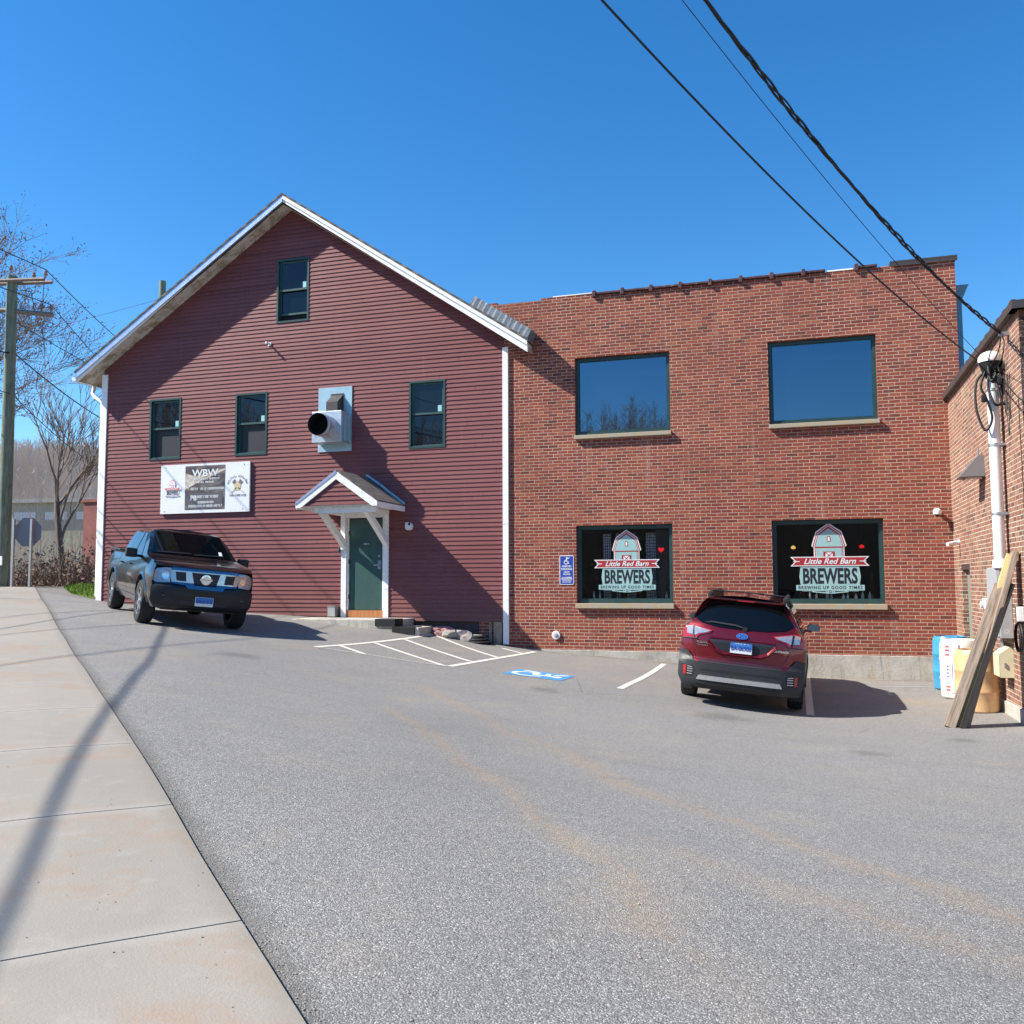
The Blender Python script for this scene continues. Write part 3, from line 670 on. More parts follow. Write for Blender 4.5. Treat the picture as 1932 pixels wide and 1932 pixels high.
# side and back walls
mb.add([(XL, YF, -1), (XL, 34, -1), (XL, 34, 5.37), (XL, YF, 5.37)], [(0, 1, 2, 3)]); mb.add([(XR, YF, -1.6), (XR, 34, -1.6), (XR, 34, 5.2), (XR, YF, 5.2)], [(0, 1, 2, 3)])
mb.add([(XL, 34, -1), (XR, 34, -1), (XR, 34, 5.2), (XA, 34, 8.9), (XL, 34, 5.3)], [(0, 1, 2, 3, 4)])
mb.build('wall', M['siding'], barn, recalc=False)
mb = MB(); wall(mb, XL, XR, -1.6, -.83, [], lambda u, v, d=0: (u, YF + .06 + d, v), .1)
mb.build('foundation', M['stonewall'], barn)
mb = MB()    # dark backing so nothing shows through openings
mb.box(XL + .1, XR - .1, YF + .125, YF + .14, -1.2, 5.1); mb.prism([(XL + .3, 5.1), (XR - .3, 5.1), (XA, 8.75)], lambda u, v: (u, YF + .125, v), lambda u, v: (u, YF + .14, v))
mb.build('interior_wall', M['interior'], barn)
# roof: two slopes with eave and rake overhang
FR = YF - .42; ZT = 9.19
def slab(x0, z0, x1, z1, th, y0, y1, mb, mi=0):
    mb.add([(x0, y0, z0), (x1, y0, z1), (x1, y1, z1), (x0, y1, z0), (x0, y0, z0 - th), (x1, y0, z1 - th), (x1, y1, z1 - th), (x0, y1, z0 - th)], [(0, 1, 2, 3), (7, 6, 5, 4), (0, 4, 5, 1), (3, 2, 6, 7), (0, 3, 7, 4), (1, 5, 6, 2)], mi)
LT = (-17.40, 5.36); RT = (-5.50, 5.18)
mb = MB(); slab(XA, ZT + .03, LT[0] - .03, LT[1] + .02, .05, FR - .05, 34.4, mb); slab(XA, ZT + .03, RT[0] + .03, RT[1] + .01, .05, FR - .05, 34.4, mb)
roof = mb.build('roof', M['shingle'], barn)
def rake(x1, z1, th, y0, y1, name, top=0.0, mat='white'):
    mb = MB(); mb.add([(XA, y0, ZT - top), (x1, y0, z1 - top), (x1, y0, z1 - th - top), (XA, y0, ZT - th * 1.2 - top), (XA, y1, ZT - top), (x1, y1, z1 - top), (x1, y1, z1 - th - top), (XA, y1, ZT - th * 1.2 - top)],
        [(0, 1, 2, 3), (7, 6, 5, 4), (0, 4, 5, 1), (3, 2, 6, 7), (1, 5, 6, 2), (0, 3, 7, 4)]); return mb.build(name, M[mat], barn)
for (tx, tz) in (LT, RT):
    lf = tx < XA; rake(tx, tz - .022, .155 if lf else .095, FR - .035, FR + .03, 'rake_moulding', mat='rake_blue' if lf else 'white'); rake(tx, tz - (.175 if lf else .115), .09 if lf else .15, FR, FR + .035, 'rake_board')
mb = MB()
for (tx, tz) in ((LT[0] + .02, LT[1] - .21), (RT[0] - .02, RT[1] - .21)): mb.add([(XA, FR + .03, ZT - .22), (tx, FR + .03, tz), (tx, YF + .02, tz), (XA, YF + .02, ZT - .22)], [(0, 1, 2, 3)])
mb.add([(LT[0] + .02, FR + .03, LT[1] - .21), (XL, FR + .03, LT[1] - .21 + .33), (XL, 34, LT[1] - .21 + .33), (LT[0] + .02, 34, LT[1] - .21)], [(0, 1, 2, 3)])
mb.add([(LT[0] + .03, FR + .03, LT[1] - .04), (LT[0] + .03, 34, LT[1] - .04), (LT[0] + .03, 34, LT[1] - .23), (LT[0] + .03, FR + .03, LT[1] - .23)], [(0, 1, 2, 3)])
mb.add([(RT[0] - .02, FR, RT[1] - .02), (RT[0] - .02, 34, RT[1] - .02), (RT[0] - .02, 34, RT[1] - .22), (RT[0] - .02, FR, RT[1] - .22)], [(0, 1, 2, 3)])
mb.build('soffit', M['soffit'], barn)
mb = MB(); mb.box(XL - .035, XL + .13, YF - .04, YF + .09, -.42, 5.33); mb.build('corner_board', M['white'], barn)
mb = MB(); mb.box(-6.185, -6.06, YF - .05, YF + .05, -1.31, 5.16); mb.box(-6.19, -6.055, YF - .056, YF + .05, 1.28, 1.285); mb.build('corner_board', M['white'], barn)
# lead flashing where the slope meets the brick wall
mb = MB(); n = 34
for i in range(n + 1):
    k = i / n; x = -6.80 + 1.30 * k; zb = 9.22 - .668 * (x - XA) + .01; w = .004 * math.sin(i * 2.1) + .003 * math.sin(i * 5.3)
    mb.v += [(x, FR - .02 + w, zb), (x + .09, FR + .02 + w, zb + .19 + .007 * math.sin(i * 1.7)), (x + .09, YF - .01, zb + .19), (x, YF - .01, zb)]
for i in range(n):
    a = 4 * i
    for k in range(4): mb.f.append((a + k, a + (k + 1) % 4, a + 4 + (k + 1) % 4, a + 4 + k)); mb.mi.append(0)
mb.f += [(0, 1, 2, 3), (4 * n, 4 * n + 1, 4 * n + 2, 4 * n + 3)]; mb.mi += [0, 0]
mb.build('flashing', M['lead'], barn)
# gutter and downspout at the left eave
mb = MB(); gx, gzz = LT[0] - .045, LT[1] - .17
prof = [(-.06, .05), (-.06, -.02), (-.03, -.06), (.03, -.06), (.06, -.02), (.06, .05), (.05, .05), (.05, -.01), (.025, -.045), (-.025, -.045), (-.05, -.01), (-.05, .05)]
mb.prism(prof, lambda u, v: (gx + u, FR - .03, gzz + v), lambda u, v: (gx + u, 34.2, gzz + v)); mb.build('gutter', M['white'], barn)
mb = MB(); mb.tube([(gx, YF + .25, gzz - .05), (gx, YF + .2, gzz - .25), (gx + .13, YF + .12, gzz - .36), (XL - .12, YF + .08, gzz - .52), (XL - .09, YF + .05, gzz - .70), (XL - .09, YF + .05, -.3)], .045, 8)
mb.build('downspout', M['white'], barn, smooth=50)
# double-hung windows
for i, (a, b, c, d) in enumerate(wins):
    y0 = YF + .02; f = MB()
    def fr(m, a, b, c, d, w, ya, yb):
        m.box(a, a + w, ya, yb, c, d); m.box(b - w, b, ya, yb, c, d); m.box(a + w, b - w, ya, yb, c, c + w); m.box(a + w, b - w, ya, yb, d - w, d)
    fr(f, a, b, c, d, .045, YF - .028, YF + .10)
    w = f.build('window', M['green'], barn)
    mid = (c + d) / 2 + .03; s = MB(); fr(s, a + .047, b - .047, mid - .03, d - .047, .045, YF + .035, YF + .065); s.build('upper_sash', M['green_lt'], w)
    lo = c + .047 if i != 3 else c + .20
    s = MB(); fr(s, a + .047, b - .047, lo, mid + .022, .045, YF + .07, YF + .098); s.box(a + .049, b - .049, YF + .012, YF + .034, mid - .032, mid + .012); s.build('lower_sash', M['green_lt'], w)
    g = MB(); g.box(a + .09, b - .09, YF + .048, YF + .052, mid + .012, d - .09); g.build('pane', M['glass_dark'], w)
    g = MB(); g.box(a + .09, b - .09, YF + .082, YF + .086, lo + .044, mid - .02); g.build('pane', M['glass_dark'] if i >= 2 else M['clad'], w)
    g = MB(); g.box(b - .20, b - .11, YF + .040, YF + .046, mid + .03, mid + .17); g.build('sticker', M['sticker'], w)
    if i < 3:
        g = MB(); g.box(a + .05, b - .05, YF - .01, YF + .03, c + .046, c + .066); g.build('sill', M['green_lt'], w)
# door, its frame and threshold
fb = MB(); x0, x1 = -10.08, -8.90
fb.box(x0, x0 + .125, YF - .045, YF + .02, -.76, 1.49); fb.box(x1 - .125, x1, YF - .045, YF + .02, -.76, 1.49); fb.box(x0, x1, YF - .047, YF + .02, 1.492, 1.60); fb.box(x0 - .01, x1 + .01, YF - .06, YF + .0, 1.602, 1.625)
fb.box(x0 + .127, x0 + .16, YF - .01, YF + .1, -.70, 1.49); fb.box(x1 - .16, x1 - .127, YF - .01, YF + .1, -.70, 1.49); fb.build('door_frame', M['white'], barn)
d = MB(); d.box(-9.918, -9.062, YF + .035, YF + .075, -.60, 1.475, bev=.006); door = d.build('door', M['green_lt'], barn)
h = MB(); h.lathe([(.028, 0), (.028, .02), (.016, .03), (.016, .07)], (-9.15, YF - .035, .42), 'y', 12); h.tube([(-9.15, YF - .03, .42), (-9.27, YF - .03, .415)], .012, 8)
h.box(-9.19, -9.11, YF + .02, YF + .034, .32, .52); h.build('handle', M['steel'], door, smooth=40)
h = MB(); h.lathe([(.03, 0), (.03, .03)], (-9.15, YF + .003, .62), 'y', 14); h.build('lock', M['steel'], door)
h = MB(); h.lathe([(.022, 0), (.018, .035)], (-9.49, YF - .0, .90), 'y', 12); h.box(-9.56, -9.42, YF + .025, YF + .034, .89, .91); h.build('door_knocker', M['silver'], door)
for zz in (.45, -.35, 1.1):
    h = MB(); h.box(-9.92, -9.895, YF + .01, YF + .034, zz, zz + .10); h.build('hinge', M['black'], door)
d = MB(); d.box(-9.95, -9.03, YF - .02, YF + .08, -.755, -.605); d.build('threshold', M['threshold'], barn)
# gabled door hood on two braces
hood = MB(); PX = -9.48; PZ = 2.43; YC = YF - 1.40; ex = .97; ez = .67
for sgn in (-1, 1):
    slab(PX, PZ, PX + sgn * ex, PZ - ez, .035, YC - .03, YF - .005, hood)
canopy = hood.build('door_hood', M['shingle'], barn)
for sgn in (-1, 1):
    m = MB(); m.add([(PX, YC - .035, PZ - .03), (PX + sgn * ex, YC - .035, PZ - ez - .03), (PX + sgn * ex, YC - .035, PZ - ez - .125), (PX + sgn * (ex - .12), YC - .035, PZ - ez - .125), (PX, YC - .035, PZ - .20)] +
                 [(PX, YC + .0, PZ - .03), (PX + sgn * ex, YC, PZ - ez - .03), (PX + sgn * ex, YC, PZ - ez - .125), (PX + sgn * (ex - .12), YC, PZ - ez - .125), (PX, YC, PZ - .20)], [(0, 1, 2, 3, 4), (5, 6, 7, 8, 9), (0, 5, 6, 1), (1, 6, 7, 2), (2, 7, 8, 3), (3, 8, 9, 4), (0, 4, 9, 5)])
    m.build('rake_board', M['white'], canopy)
    if sgn < 0:
        m = MB(); m.add([(PX, YC - .045, PZ + .0), (PX - ex, YC - .045, PZ - ez - .0), (PX - ex, YC - .045, PZ - ez - .06), (PX, YC - .045, PZ - .075), (PX, YC - .034, PZ + .0), (PX - ex, YC - .034, PZ - ez - .0), (PX - ex, YC - .034, PZ - ez - .06), (PX, YC - .034, PZ - .075)], [(0, 1, 2, 3), (4, 7, 6, 5), (0, 4, 5, 1), (2, 6, 7, 3), (1, 5, 6, 2)]); m.build('drip_edge', M['rake_blue'], canopy)
    m = MB(); m.box(PX + sgn * (ex - .03), PX + sgn * ex, YC + .002, YF - .01, PZ - ez - .15, PZ - ez - .035); m.build('eave_board', M['white'], canopy)
m = MB(); zz = 1.68
while zz < 2.22:
    hw = (PZ - .16 - zz) / ez * ex; hw2 = max(.0, (PZ - .16 - zz - .098) / ez * ex)
    m.add([(PX - hw, YC - .012, zz), (PX + hw, YC - .012, zz), (PX + hw2, YC + .006, zz + .098), (PX - hw2, YC + .006, zz + .098)], [(0, 1, 2, 3)]); m.add([(PX - hw, YC - .012, zz), (PX + hw, YC - .012, zz), (PX + hw, YC + .02, zz), (PX - hw, YC + .02, zz)], [(0, 1, 2, 3)]); zz += .098
m.build('gable', M['siding'], canopy)
m = MB(); m.box(PX - .60, PX + .86, YC + .16, YC + .24, 1.52, 1.655); m.box(PX - .90, PX + .90, YC + .03, YF - .02, 1.658, 1.678); m.box(PX + .50, PX + .58, YC + .1, YF - .02, 1.54, 1.65); m.box(PX - .58, PX - .50, YC + .1, YF - .02, 1.54, 1.65); m.build('beam', M['white'], canopy)
for sx in (-.54, .54):
    m = MB(); m.prism([(YC + .10, 1.652), (YC + .30, 1.652), (YF - .09, 1.02), (YF - .09, .84)], lambda u, v: (PX + sx - .055, u, v), lambda u, v: (PX + sx + .055, u, v)); m.box(PX + sx - .056, PX + sx + .056, YF - .09, YF - .048, .78, 1.65); m.build('brace', M['white'], canopy)
m = MB(); m.tube([(PX + .03, YF - .05, PZ + .03), (PX + .40, YF - .045, PZ - .22), (PX + .55, YF - .05, PZ - .34), (PX + ex, YF - .045, PZ - ez + .02)], .035, 8); m.build('flashing', M['galv_plate'], canopy, smooth=50)
# concrete door step with black treads
step = MB(); step.box(-10.75, -8.28, 17.82, YF - .01, -1.15, -.765, bev=.02); step.box(-8.29, -7.72, 17.82, 18.6, -1.3, -.925, bev=.02)
st = step.build('door_step', M['foundation'], loc=(-10, 18.5, -1)); props(st, 'low concrete step before the green door with two black rubber treads', 'step')
for a, b, z in ((-8.72, -8.25, -.762), (-8.32, -7.80, -.922)):
    m = MB(); m.box(a, b, 17.79, 18.2, z - .14, z + .012, bev=.008); m.build('tread', M['black'], st)
# exhaust vent in its metal plate
v = thing('exhaust_vent', 'metal box vent with round black duct mouth on a bluish plate on the barn', 'vent', (-10.27, YF, 3.05))
m = MB(); m.box(-10.72, -9.85, YF - .035, YF - .022, 3.05, 4.56); m.build('plate', M['galv_plate'], v)
m = MB(); m.box(-10.66, -9.91, YF - .42, YF - .036, 3.21, 3.93, bev=.012); bx = m.build('box', M['galv'], v)
m = MB(); m.box(-9.90, -9.87, YF - .30, YF - .05, 3.25, 3.85); m.box(-9.87, -9.85, YF - .12, YF - .05, 3.22, 3.88)
for k in range(2): m.box(-9.905, -9.885, YF - .28 + .1 * k, YF - .24 + .1 * k, 3.24, 3.86)
m.build('louvre', M['galv_plate'], bx)
m = MB(); m.lathe([(.255, 0), (.255, .05), (.27, .06), (.27, .09), (.255, .10), (.26, .43)], (-10.27, YF - .85, 3.56), 'y', 32, cap=False)
duct = m.build('duct', M['galv'], v, smooth=40)
m = MB(); m.lathe([(.254, .0), (.246, -.002), (.246, .36), (.0, .37)], (-10.27, YF - .853, 3.56), 'y', 32, cap=False); m.build('duct_mouth', M['duct_black'], duct)
m = MB(); m.prism([(YF - .036, 4.37), (YF - .30, 4.16), (YF - .30, 3.95), (YF - .036, 3.95)], lambda u, w: (-10.37, u, w), lambda u, w: (-10.08, u, w)); m.box(-10.39, -10.06, YF - .05, YF - .034, 3.95, 4.40); m.build('hood', M['dark_metal'], v)
def scribble(m, T, x0, x1, z, h, mi, off, seed):
    """small print too blurred to read in the photograph: strokes only"""
    r = random.Random(seed); x = x0
    while x < x1:
        w = r.uniform(.008, .016)
        if r.random() < .86: k = r.uniform(.75, 1); m.panel([(x, z - h * k / 2), (x + w, z - h * k / 2), (x + w, z + h * k / 2), (x, z + h * k / 2)], T, off, mi=mi)
        if r.random() < .5: m.panel([(x, z + h * .3), (x + w * 2, z + h * .3), (x + w * 2, z + h * .42), (x, z + h * .42)], T, off + .0004, mi=mi)
        x += w + r.uniform(.008, .013)
# banner sign with three panels
sg = thing('banner_sign', 'wide white banner with dark photo panel in its centre, on the barn above the pickup', 'sign', (-13.76, YF, 1.72))
SX = lambda u, w, off=0.0: (u, YF - .072 - off, w)
m = MB(); m.box(-15.04, -12.52, YF - .07, YF - .024, 1.72, 2.92); m.build('board', M['sign_white'], sg)
m = MB(); m.panel([(-14.33, 1.80), (-13.20, 1.80), (-13.20, 2.87), (-14.33, 2.87)], SX, .002); m.build('photo_panel', M['print_photo'], sg)
m = MB(); m.panel([(-14.26, 1.82), (-13.26, 1.82), (-13.26, 2.20), (-14.26, 2.20)], SX, .004, mi=1)
m.panel([(-14.33, 2.70), (-14.05, 2.62), (-13.2, 2.78), (-13.2, 2.74), (-13.95, 2.46), (-14.33, 2.30)], SX, .0035, mi=2)
put_text(m, 'WBW', SX, -13.76, 2.68, .24, 0, .006, sx=1.15, bold=.006)
scribble(m, SX, -14.10, -13.36, 2.545, .055, 0, .006, 1); scribble(m, SX, -13.98, -13.50, 2.465, .05, 0, .006, 2)
scribble(m, SX, -14.17, -13.22, 2.305, .066, 0, .006, 3); scribble(m, SX, -14.31, -14.21, 2.305, .06, 3, .007, 4)
put_text(m, 'PB', SX, -14.08, 2.08, .17, 0, .006, bold=.004); scribble(m, SX, -13.98, -13.37, 2.11, .075, 0, .006, 5); scribble(m, SX, -13.95, -13.50, 1.975, .06, 0, .006, 6); scribble(m, SX, -14.22, -13.28, 1.885, .065, 0, .006, 7)
m.build('photo_lettering', [M['dec_white'], M['print_grey'], M['soffit'], M['print_cream']], sg)
def barn_logo(m, T, cx, cz, s, cols, off=.002, lettering=True):
    """cols: outline white, fill, line, banner, letter plate, letters (material indices)"""
    wh, fill, line, ban, plate, ink = cols
    P = lambda pts: [(cx + a * s, cz + b * s) for a, b in pts]
    out = [(-.40, -.02), (-.40, .30), (-.46, .35), (-.34, .74), (0, .98), (.34, .74), (.46, .35), (.40, .30), (.40, -.02)]
    m.panel(P(out), T, off, mi=wh)
    m.panel(P([(a * .93, b * .965 + .0) for a, b in out]), T, off + .0015, mi=line)
    m.panel(P([(a * .87, b * .93 + .0) for a, b in out]), T, off + .003, mi=wh)
    m.panel(P([(a * .83, b * .91) for a, b in out]), T, off + .0045, mi=line)
    m.panel(P([(-.325, -.02), (-.325, .285), (.325, .285), (.325, -.02)]), T, off + .006, mi=fill)
    m.panel(P([(-.36, .325), (-.275, .63), (0, .83), (.275, .63), (.36, .325)]), T, off + .006, mi=fill)
    m.panel(P([(-.05, .46), (.05, .46), (.05, .57), (.03, .62), (-.03, .62), (-.05, .57)]), T, off + .0075, mi=line)
    m.panel(P([(-.028, .48), (.028, .48), (.028, .57), (.015, .595), (-.015, .595), (-.028, .57)]), T, off + .009, mi=wh)
    m.panel(P([(-.15, -.02), (.15, -.02), (.15, .19), (-.15, .19)]), T, off + .0075, mi=line); m.panel(P([(-.095, .0), (.095, .0), (.095, .165), (-.095, .165)]), T, off + .009, mi=wh)
    for a, b in (((-.095, 0), (.095, .165)), ((-.095, .165), (.095, 0))): m.panel(P(bar(a, b, .02)), T, off + .0105, mi=line)
    def rib(k, o, mi): m.panel(P([(-1.02 * k, .03 * k), (-.9, -.075), (-1.02 * k, -.18 * k), (0, -.18 * k), (1.02 * k, -.18 * k), (.9, -.075), (1.02 * k, .03 * k), (0, .03 * k)]), T, off + o, (), (), mi)
    m.panel(P([(-1.03, .05), (-.9, -.08), (-1.03, -.21), (1.03, -.21), (.9, -.08), (1.03, .05)]), T, off + .012, mi=wh)
    m.panel(P([(-.97, .025), (-.86, -.08), (-.97, -.185), (.97, -.185), (.86, -.08), (.97, .025)]), T, off + .0135, mi=ban)
    m.panel(P(bar((-.95, -.08), (-.78, -.08), .022)), T, off + .015, mi=wh); m.panel(P(bar((.95, -.08), (.78, -.08), .022)), T, off + .015, mi=wh)
    if lettering: put_text(m, 'Little Red Barn', T, cx, cz - .085 * s, .215 * s, wh, off + .016, width=1.36 * s, shear=.35, bold=.004 * s)
    m.panel(P([(-.76, -.215), (-.80, -.50), (-.74, -.90), (.74, -.90), (.80, -.50), (.76, -.215)]), T, off + .002, mi=plate)
    put_text(m, 'BREWERS', T, cx, cz - .505 * s, .58 * s, ink, off + .004, width=1.42 * s, bold=.018 * s)
    if plate == fill:
        m.panel(P([(-.86, -.70 - .0), (.86, -.70), (.88, -.86), (-.88, -.86)]), T, off - .0005, mi=plate) if False else None
        m.panel(P([(-.89, -.73), (.89, -.73), (.89, -.88), (-.89, -.88)]), T, off + .0055, mi=plate)
        put_text(m, 'BREWING UP GOOD TIMES', T, cx, cz - .806 * s, .12 * s, ink, off + .007, width=1.66 * s, bold=.003 * s, spacing=1.3)
        m.panel(P([(-.47, -.875), (.47, -.875), (.47, -.925), (.08, -.965), (-.08, -.965), (-.47, -.925)]), T, off + .004, mi=plate)
        m.panel(P([(-.47 + .03, -.905), (-.12, -.895), (-.12, -.925)]), T, off + .0065, mi=ink); m.panel(P([(.44, -.905), (.12, -.925), (.12, -.895)]), T, off + .0065, mi=ink)
        m.panel(P(ell(0, -.912, .036, .036, 12)), T, off + .0065, mi=ink); m.panel(P(ell(0, -.912, .02, .02, 12)), T, off + .008, mi=plate); m.panel(P(ell(-.08, -.912, .012, .012, 8)), T, off + .0065, mi=ink); m.panel(P(ell(.08, -.912, .012, .012, 8)), T, off + .0065, mi=ink)
    return m
m = MB(); barn_logo(m, SX, -14.69, 2.345, .235, (0, 0, 1, 1, 0, 2), .003); m.build('brewery_print', [M['sign_white'], M['print_red'], M['ink']], sg)
m = MB()
r3 = random.Random(5)
for k in range(19):
    if k == 9: continue
    a = math.radians(165 - 8.3 * k); c0, s0 = math.cos(a), math.sin(a); h_ = r3.uniform(.035, .065)
    m.panel(bar((-12.85 + .245 * c0, 2.34 + .215 * s0), (-12.85 + (.245 + h_) * c0, 2.34 + (.215 + h_) * s0), r3.uniform(.009, .018)), SX, .004)
scribble(m, SX, -13.08, -12.95, 2.115, .05, 0, .004, 8); scribble(m, SX, -12.91, -12.62, 2.115, .06, 0, .004, 9)
m.panel([(-12.92, 2.24), (-12.78, 2.24), (-12.75, 2.36), (-12.79, 2.45), (-12.91, 2.45), (-12.95, 2.36)], SX, .004, mi=1)
for sgn in (-1, 1): m.panel([(-12.85 + sgn * .03, 2.42), (-12.85 + sgn * .07, 2.51), (-12.85 + sgn * .15, 2.44), (-12.85 + sgn * .10, 2.38)], SX, .005, mi=2); m.panel(bar((-12.85 + sgn * .02, 2.30), (-12.85 + sgn * .17, 2.18), .022), SX, .004, mi=1)
m.build('crossed_tool_print', [M['print_grey'], M['print_cream'], M['lamp_grey']], sg)
for x, z in ((-14.9, 2.86), (-12.68, 2.86), (-14.92, 1.78), (-12.7, 1.79)):
    m = MB(); m.lathe([(.013, 0), (.013, .006)], (x, YF - .078, z), 'y', 8); m.build('screw', M['steel'], sg)
# small fittings on the barn wall
m = MB(); m.lathe([(.075, 0), (.09, .02), (.09, .09), (.05, .11)], (-8.38, YF - .13, 1.27), 'y', 20); m.box(-8.45, -8.36, YF - .135, YF - .024, 1.20, 1.36, bev=.01)
o = m.build('wall_light', M['pvc'], smooth=40, loc=(-8.38, YF, 1.2)); props(o, 'small round white fixture on the barn wall right of the door hood', 'wall light')
m = MB(); m.box(-8.375, -8.33, YF - .14, YF - .131, 1.29, 1.35); m.build('bulb_slot', M['ink'], o)
m = MB(); m.tube([(-12.06, YF - .02, 5.73), (-12.06, YF - .17, 5.73)], .022, 8); m.box(-12.10, -12.02, YF - .035, YF - .018, 5.69, 5.77); m.lathe([(.028, 0), (.028, .03)], (-12.06, YF - .19, 5.73), 'y', 10)
o = m.build('conduit_stub', M['pvc'], loc=(-12.06, YF, 5.7)); props(o, 'tiny white pipe stub poking out of the clapboards below the attic window', 'pipe stub')
m = MB(); m.box(-10.36, -10.14, YF - .16, YF - .022, -.76, -.50, bev=.015); o = m.build('utility_box', M['lamp_grey'], loc=(-10.25, YF, -.76)); props(o, 'small grey utility box at the foot of the door frame', 'utility box')
m = MB(); m.box(-10.34, -10.16, YF - .168, YF - .161, -.74, -.54); m.build('cover', M['grey_box'], o)
m = MB(); m.box(-10.16, -10.09, YF - .10, YF - .05, .70, .82, bev=.01); o = m.build('doorbell_box', M['dark_metal'], loc=(-10.12, YF, .7)); props(o, 'little dark box beside the left door trim under the hood brace', 'door bell')
m = MB(); m.lathe([(.018, 0), (.012, .012)], (-10.125, YF - .112, .77), 'y', 10); m.build('button', M['silver'], o)
# stones and a dark bundle in the corner
for i, (x, y, s, red) in enumerate([(-7.62, 18.62, .15, 1), (-7.45, 18.66, .17, 1), (-7.30, 18.55, .14, 1), (-7.50, 18.42, .10, 1), (-7.25, 18.42, .15, 0), (-7.02, 18.55, .17, 0), (-6.85, 18.42, .13, 0), (-6.68, 18.6, .15, 0)]):
    bm = bmesh.new(); bmesh.ops.create_icosphere(bm, subdivisions=2, radius=s)
    r2 = random.Random(i)
    for q in bm.verts: q.co *= 1 + r2.uniform(-.22, .22)
    zg = gz(x, y); m = MB(); m.bm(bm, 0, lambda a, b, c: (x + a * 1.2, y + b, zg + s * .45 + c * .75))
    o = m.build('rock', M['rock_red'] if red else M['rock'], loc=(x, y, zg))
    props(o, ('reddish paint-splashed stone heaped right of the door step' if red else 'grey broken stone along the shaded foot of the barn'), 'stone', 'red-splashed stones' if red else 'grey stones by the barn foot')
m = MB()
for k in range(3): m.lathe([(.0, -.03), (.25 - .05 * k, -.03), (.28 - .05 * k, 0), (.25 - .05 * k, .03), (0, .03)], (-6.62 - .03 * k, 18.52, -1.25 + .055 * k), 'z', 24)
o = m.build('hose_coil', M['cable'], smooth=50, loc=(-6.62, 18.42, -1.25)); props(o, 'black coiled heap in the shadow at the barn corner', 'hose')
m = MB(); m.tube([(-6.95, 18.4, -1.24), (-7.2, 18.35, -1.2), (-7.35, 18.2, -1.2)], .025, 8); m.build('hose_end', M['cable'], o, smooth=50)
m = MB(); m.box(-6.50, -6.44, YF - .05, YF - .02, -1.35, -.84); m.box(-6.40, -6.22, YF - .045, YF - .02, -1.35, -.84); o = m.build('leaning_boards', M['wood_grey'], loc=(-6.35, YF, -1.35)); props(o, 'two short grey boards upright in the corner beside the white trim', 'boards')

# ================================================================== two-storey brick building
bb = thing('brick_building', 'two-storey red brick building with four big square windows in the middle', 'building', (-1.6, YF, -1.6))
BW = [(-4.57, -2.55, 3.12, 4.80), (-.58, 1.45, 3.13, 4.82), (-4.57, -2.55, -.43, 1.20), (-.59, 1.47, -.43, 1.215)]
mb = MB(); ZTOP = 6.13
wall(mb, -6.75, 2.90, -1.41, ZTOP, [(a, b, c, d) for a, b, c, d in BW], TF, .16)
mb.add([(2.90, YF, -2.2), (2.90, 32, -2.2), (2.90, 32, ZTOP), (2.90, YF, ZTOP)], [(0, 1, 2, 3)]); mb.add([(-6.75, YF, 4), (-6.75, 32, 4), (-6.75, 32, ZTOP), (-6.75, YF, ZTOP)], [(0, 1, 2, 3)])
mb.add([(-6.75, 32, -2), (2.90, 32, -2), (2.90, 32, ZTOP), (-6.75, 32, ZTOP)], [(0, 1, 2, 3)]); mb.add([(-6.75, YF + .3, ZTOP - .35), (2.90, YF + .3, ZTOP - .35), (2.90, 32, ZTOP - .35), (-6.75, 32, ZTOP - .35)], [(0, 1, 2, 3)])
mb.add([(-6.75, YF, ZTOP), (2.90, YF, ZTOP), (2.90, YF + .3, ZTOP), (-6.75, YF + .3, ZTOP)], [(0, 1, 2, 3)]); mb.add([(-6.75, YF + .3, ZTOP), (2.90, YF + .3, ZTOP), (2.90, YF + .3, ZTOP - .4), (-6.75, YF + .3, ZTOP - .4)], [(0, 1, 2, 3)])
mb.build('wall', M['brick'], bb, recalc=True)
mb = MB(); x = -6.73       # ragged top courses left of the coping
while x < -4.2:
    w = rnd.choice([.2, .2, .41]); 
    if True: mb.box(x, x + w, YF + .002, YF + .28, ZTOP + .001, ZTOP + rnd.choice([.01, .03, .035, .05]) + .004)
    x += w
mb.build('loose_top_course', M['brick'], bb)
mb = MB()
for k in range(32):
    x0 = -6.05 + k * .274; mb.add([(x0, YF - .035, -1.41), (x0 + .274, YF - .035, -1.41), (x0 + .274, YF - .035, -2.3), (x0, YF - .035, -2.3)], [(0, 1, 2, 3)])
mb.add([(-6.05, YF - .035, -1.41), (2.72, YF - .035, -1.41), (2.72, YF + .001, -1.405), (-6.05, YF + .001, -1.405)], [(0, 1, 2, 3)])
mb.build('foundation', M['foundation'], bb)
# coping
def coping_run(m, xa, xb, z, y=YF - .05):
    m.box(xa, xb, y, YF + .33, z, z + .045, bev=.01)
    x = xa
    while x < xb - .02:
        m.box(x, x + .075, y - .02, YF + .34, z - .055, z + .085, bev=.012); x += .61
mb = MB(); coping_run(mb, -4.16, .56, ZTOP + .012); coping_run(mb, 1.10, 1.52, ZTOP + .012); mb.build('coping', M['coping'], bb)
mb = MB(); mb.box(1.75, 2.945, YF - .05, YF + .33, ZTOP + .04, ZTOP + .075); mb.box(1.75, 2.943, YF - .047, YF - .035, ZTOP - .03, ZTOP + .042); mb.build('metal_coping', M['dark_metal'], bb)
mb = MB(); mb.box(.58, 1.08, YF - .01, YF + .3, ZTOP + .003, ZTOP + .03); mb.build('exposed_flashing', M['white'], bb)
mb = MB(); mb.box(-5.05, -4.18, YF + .02, YF + .3, ZTOP + .06, ZTOP + .08); mb.build('exposed_flashing', M['white'], bb)
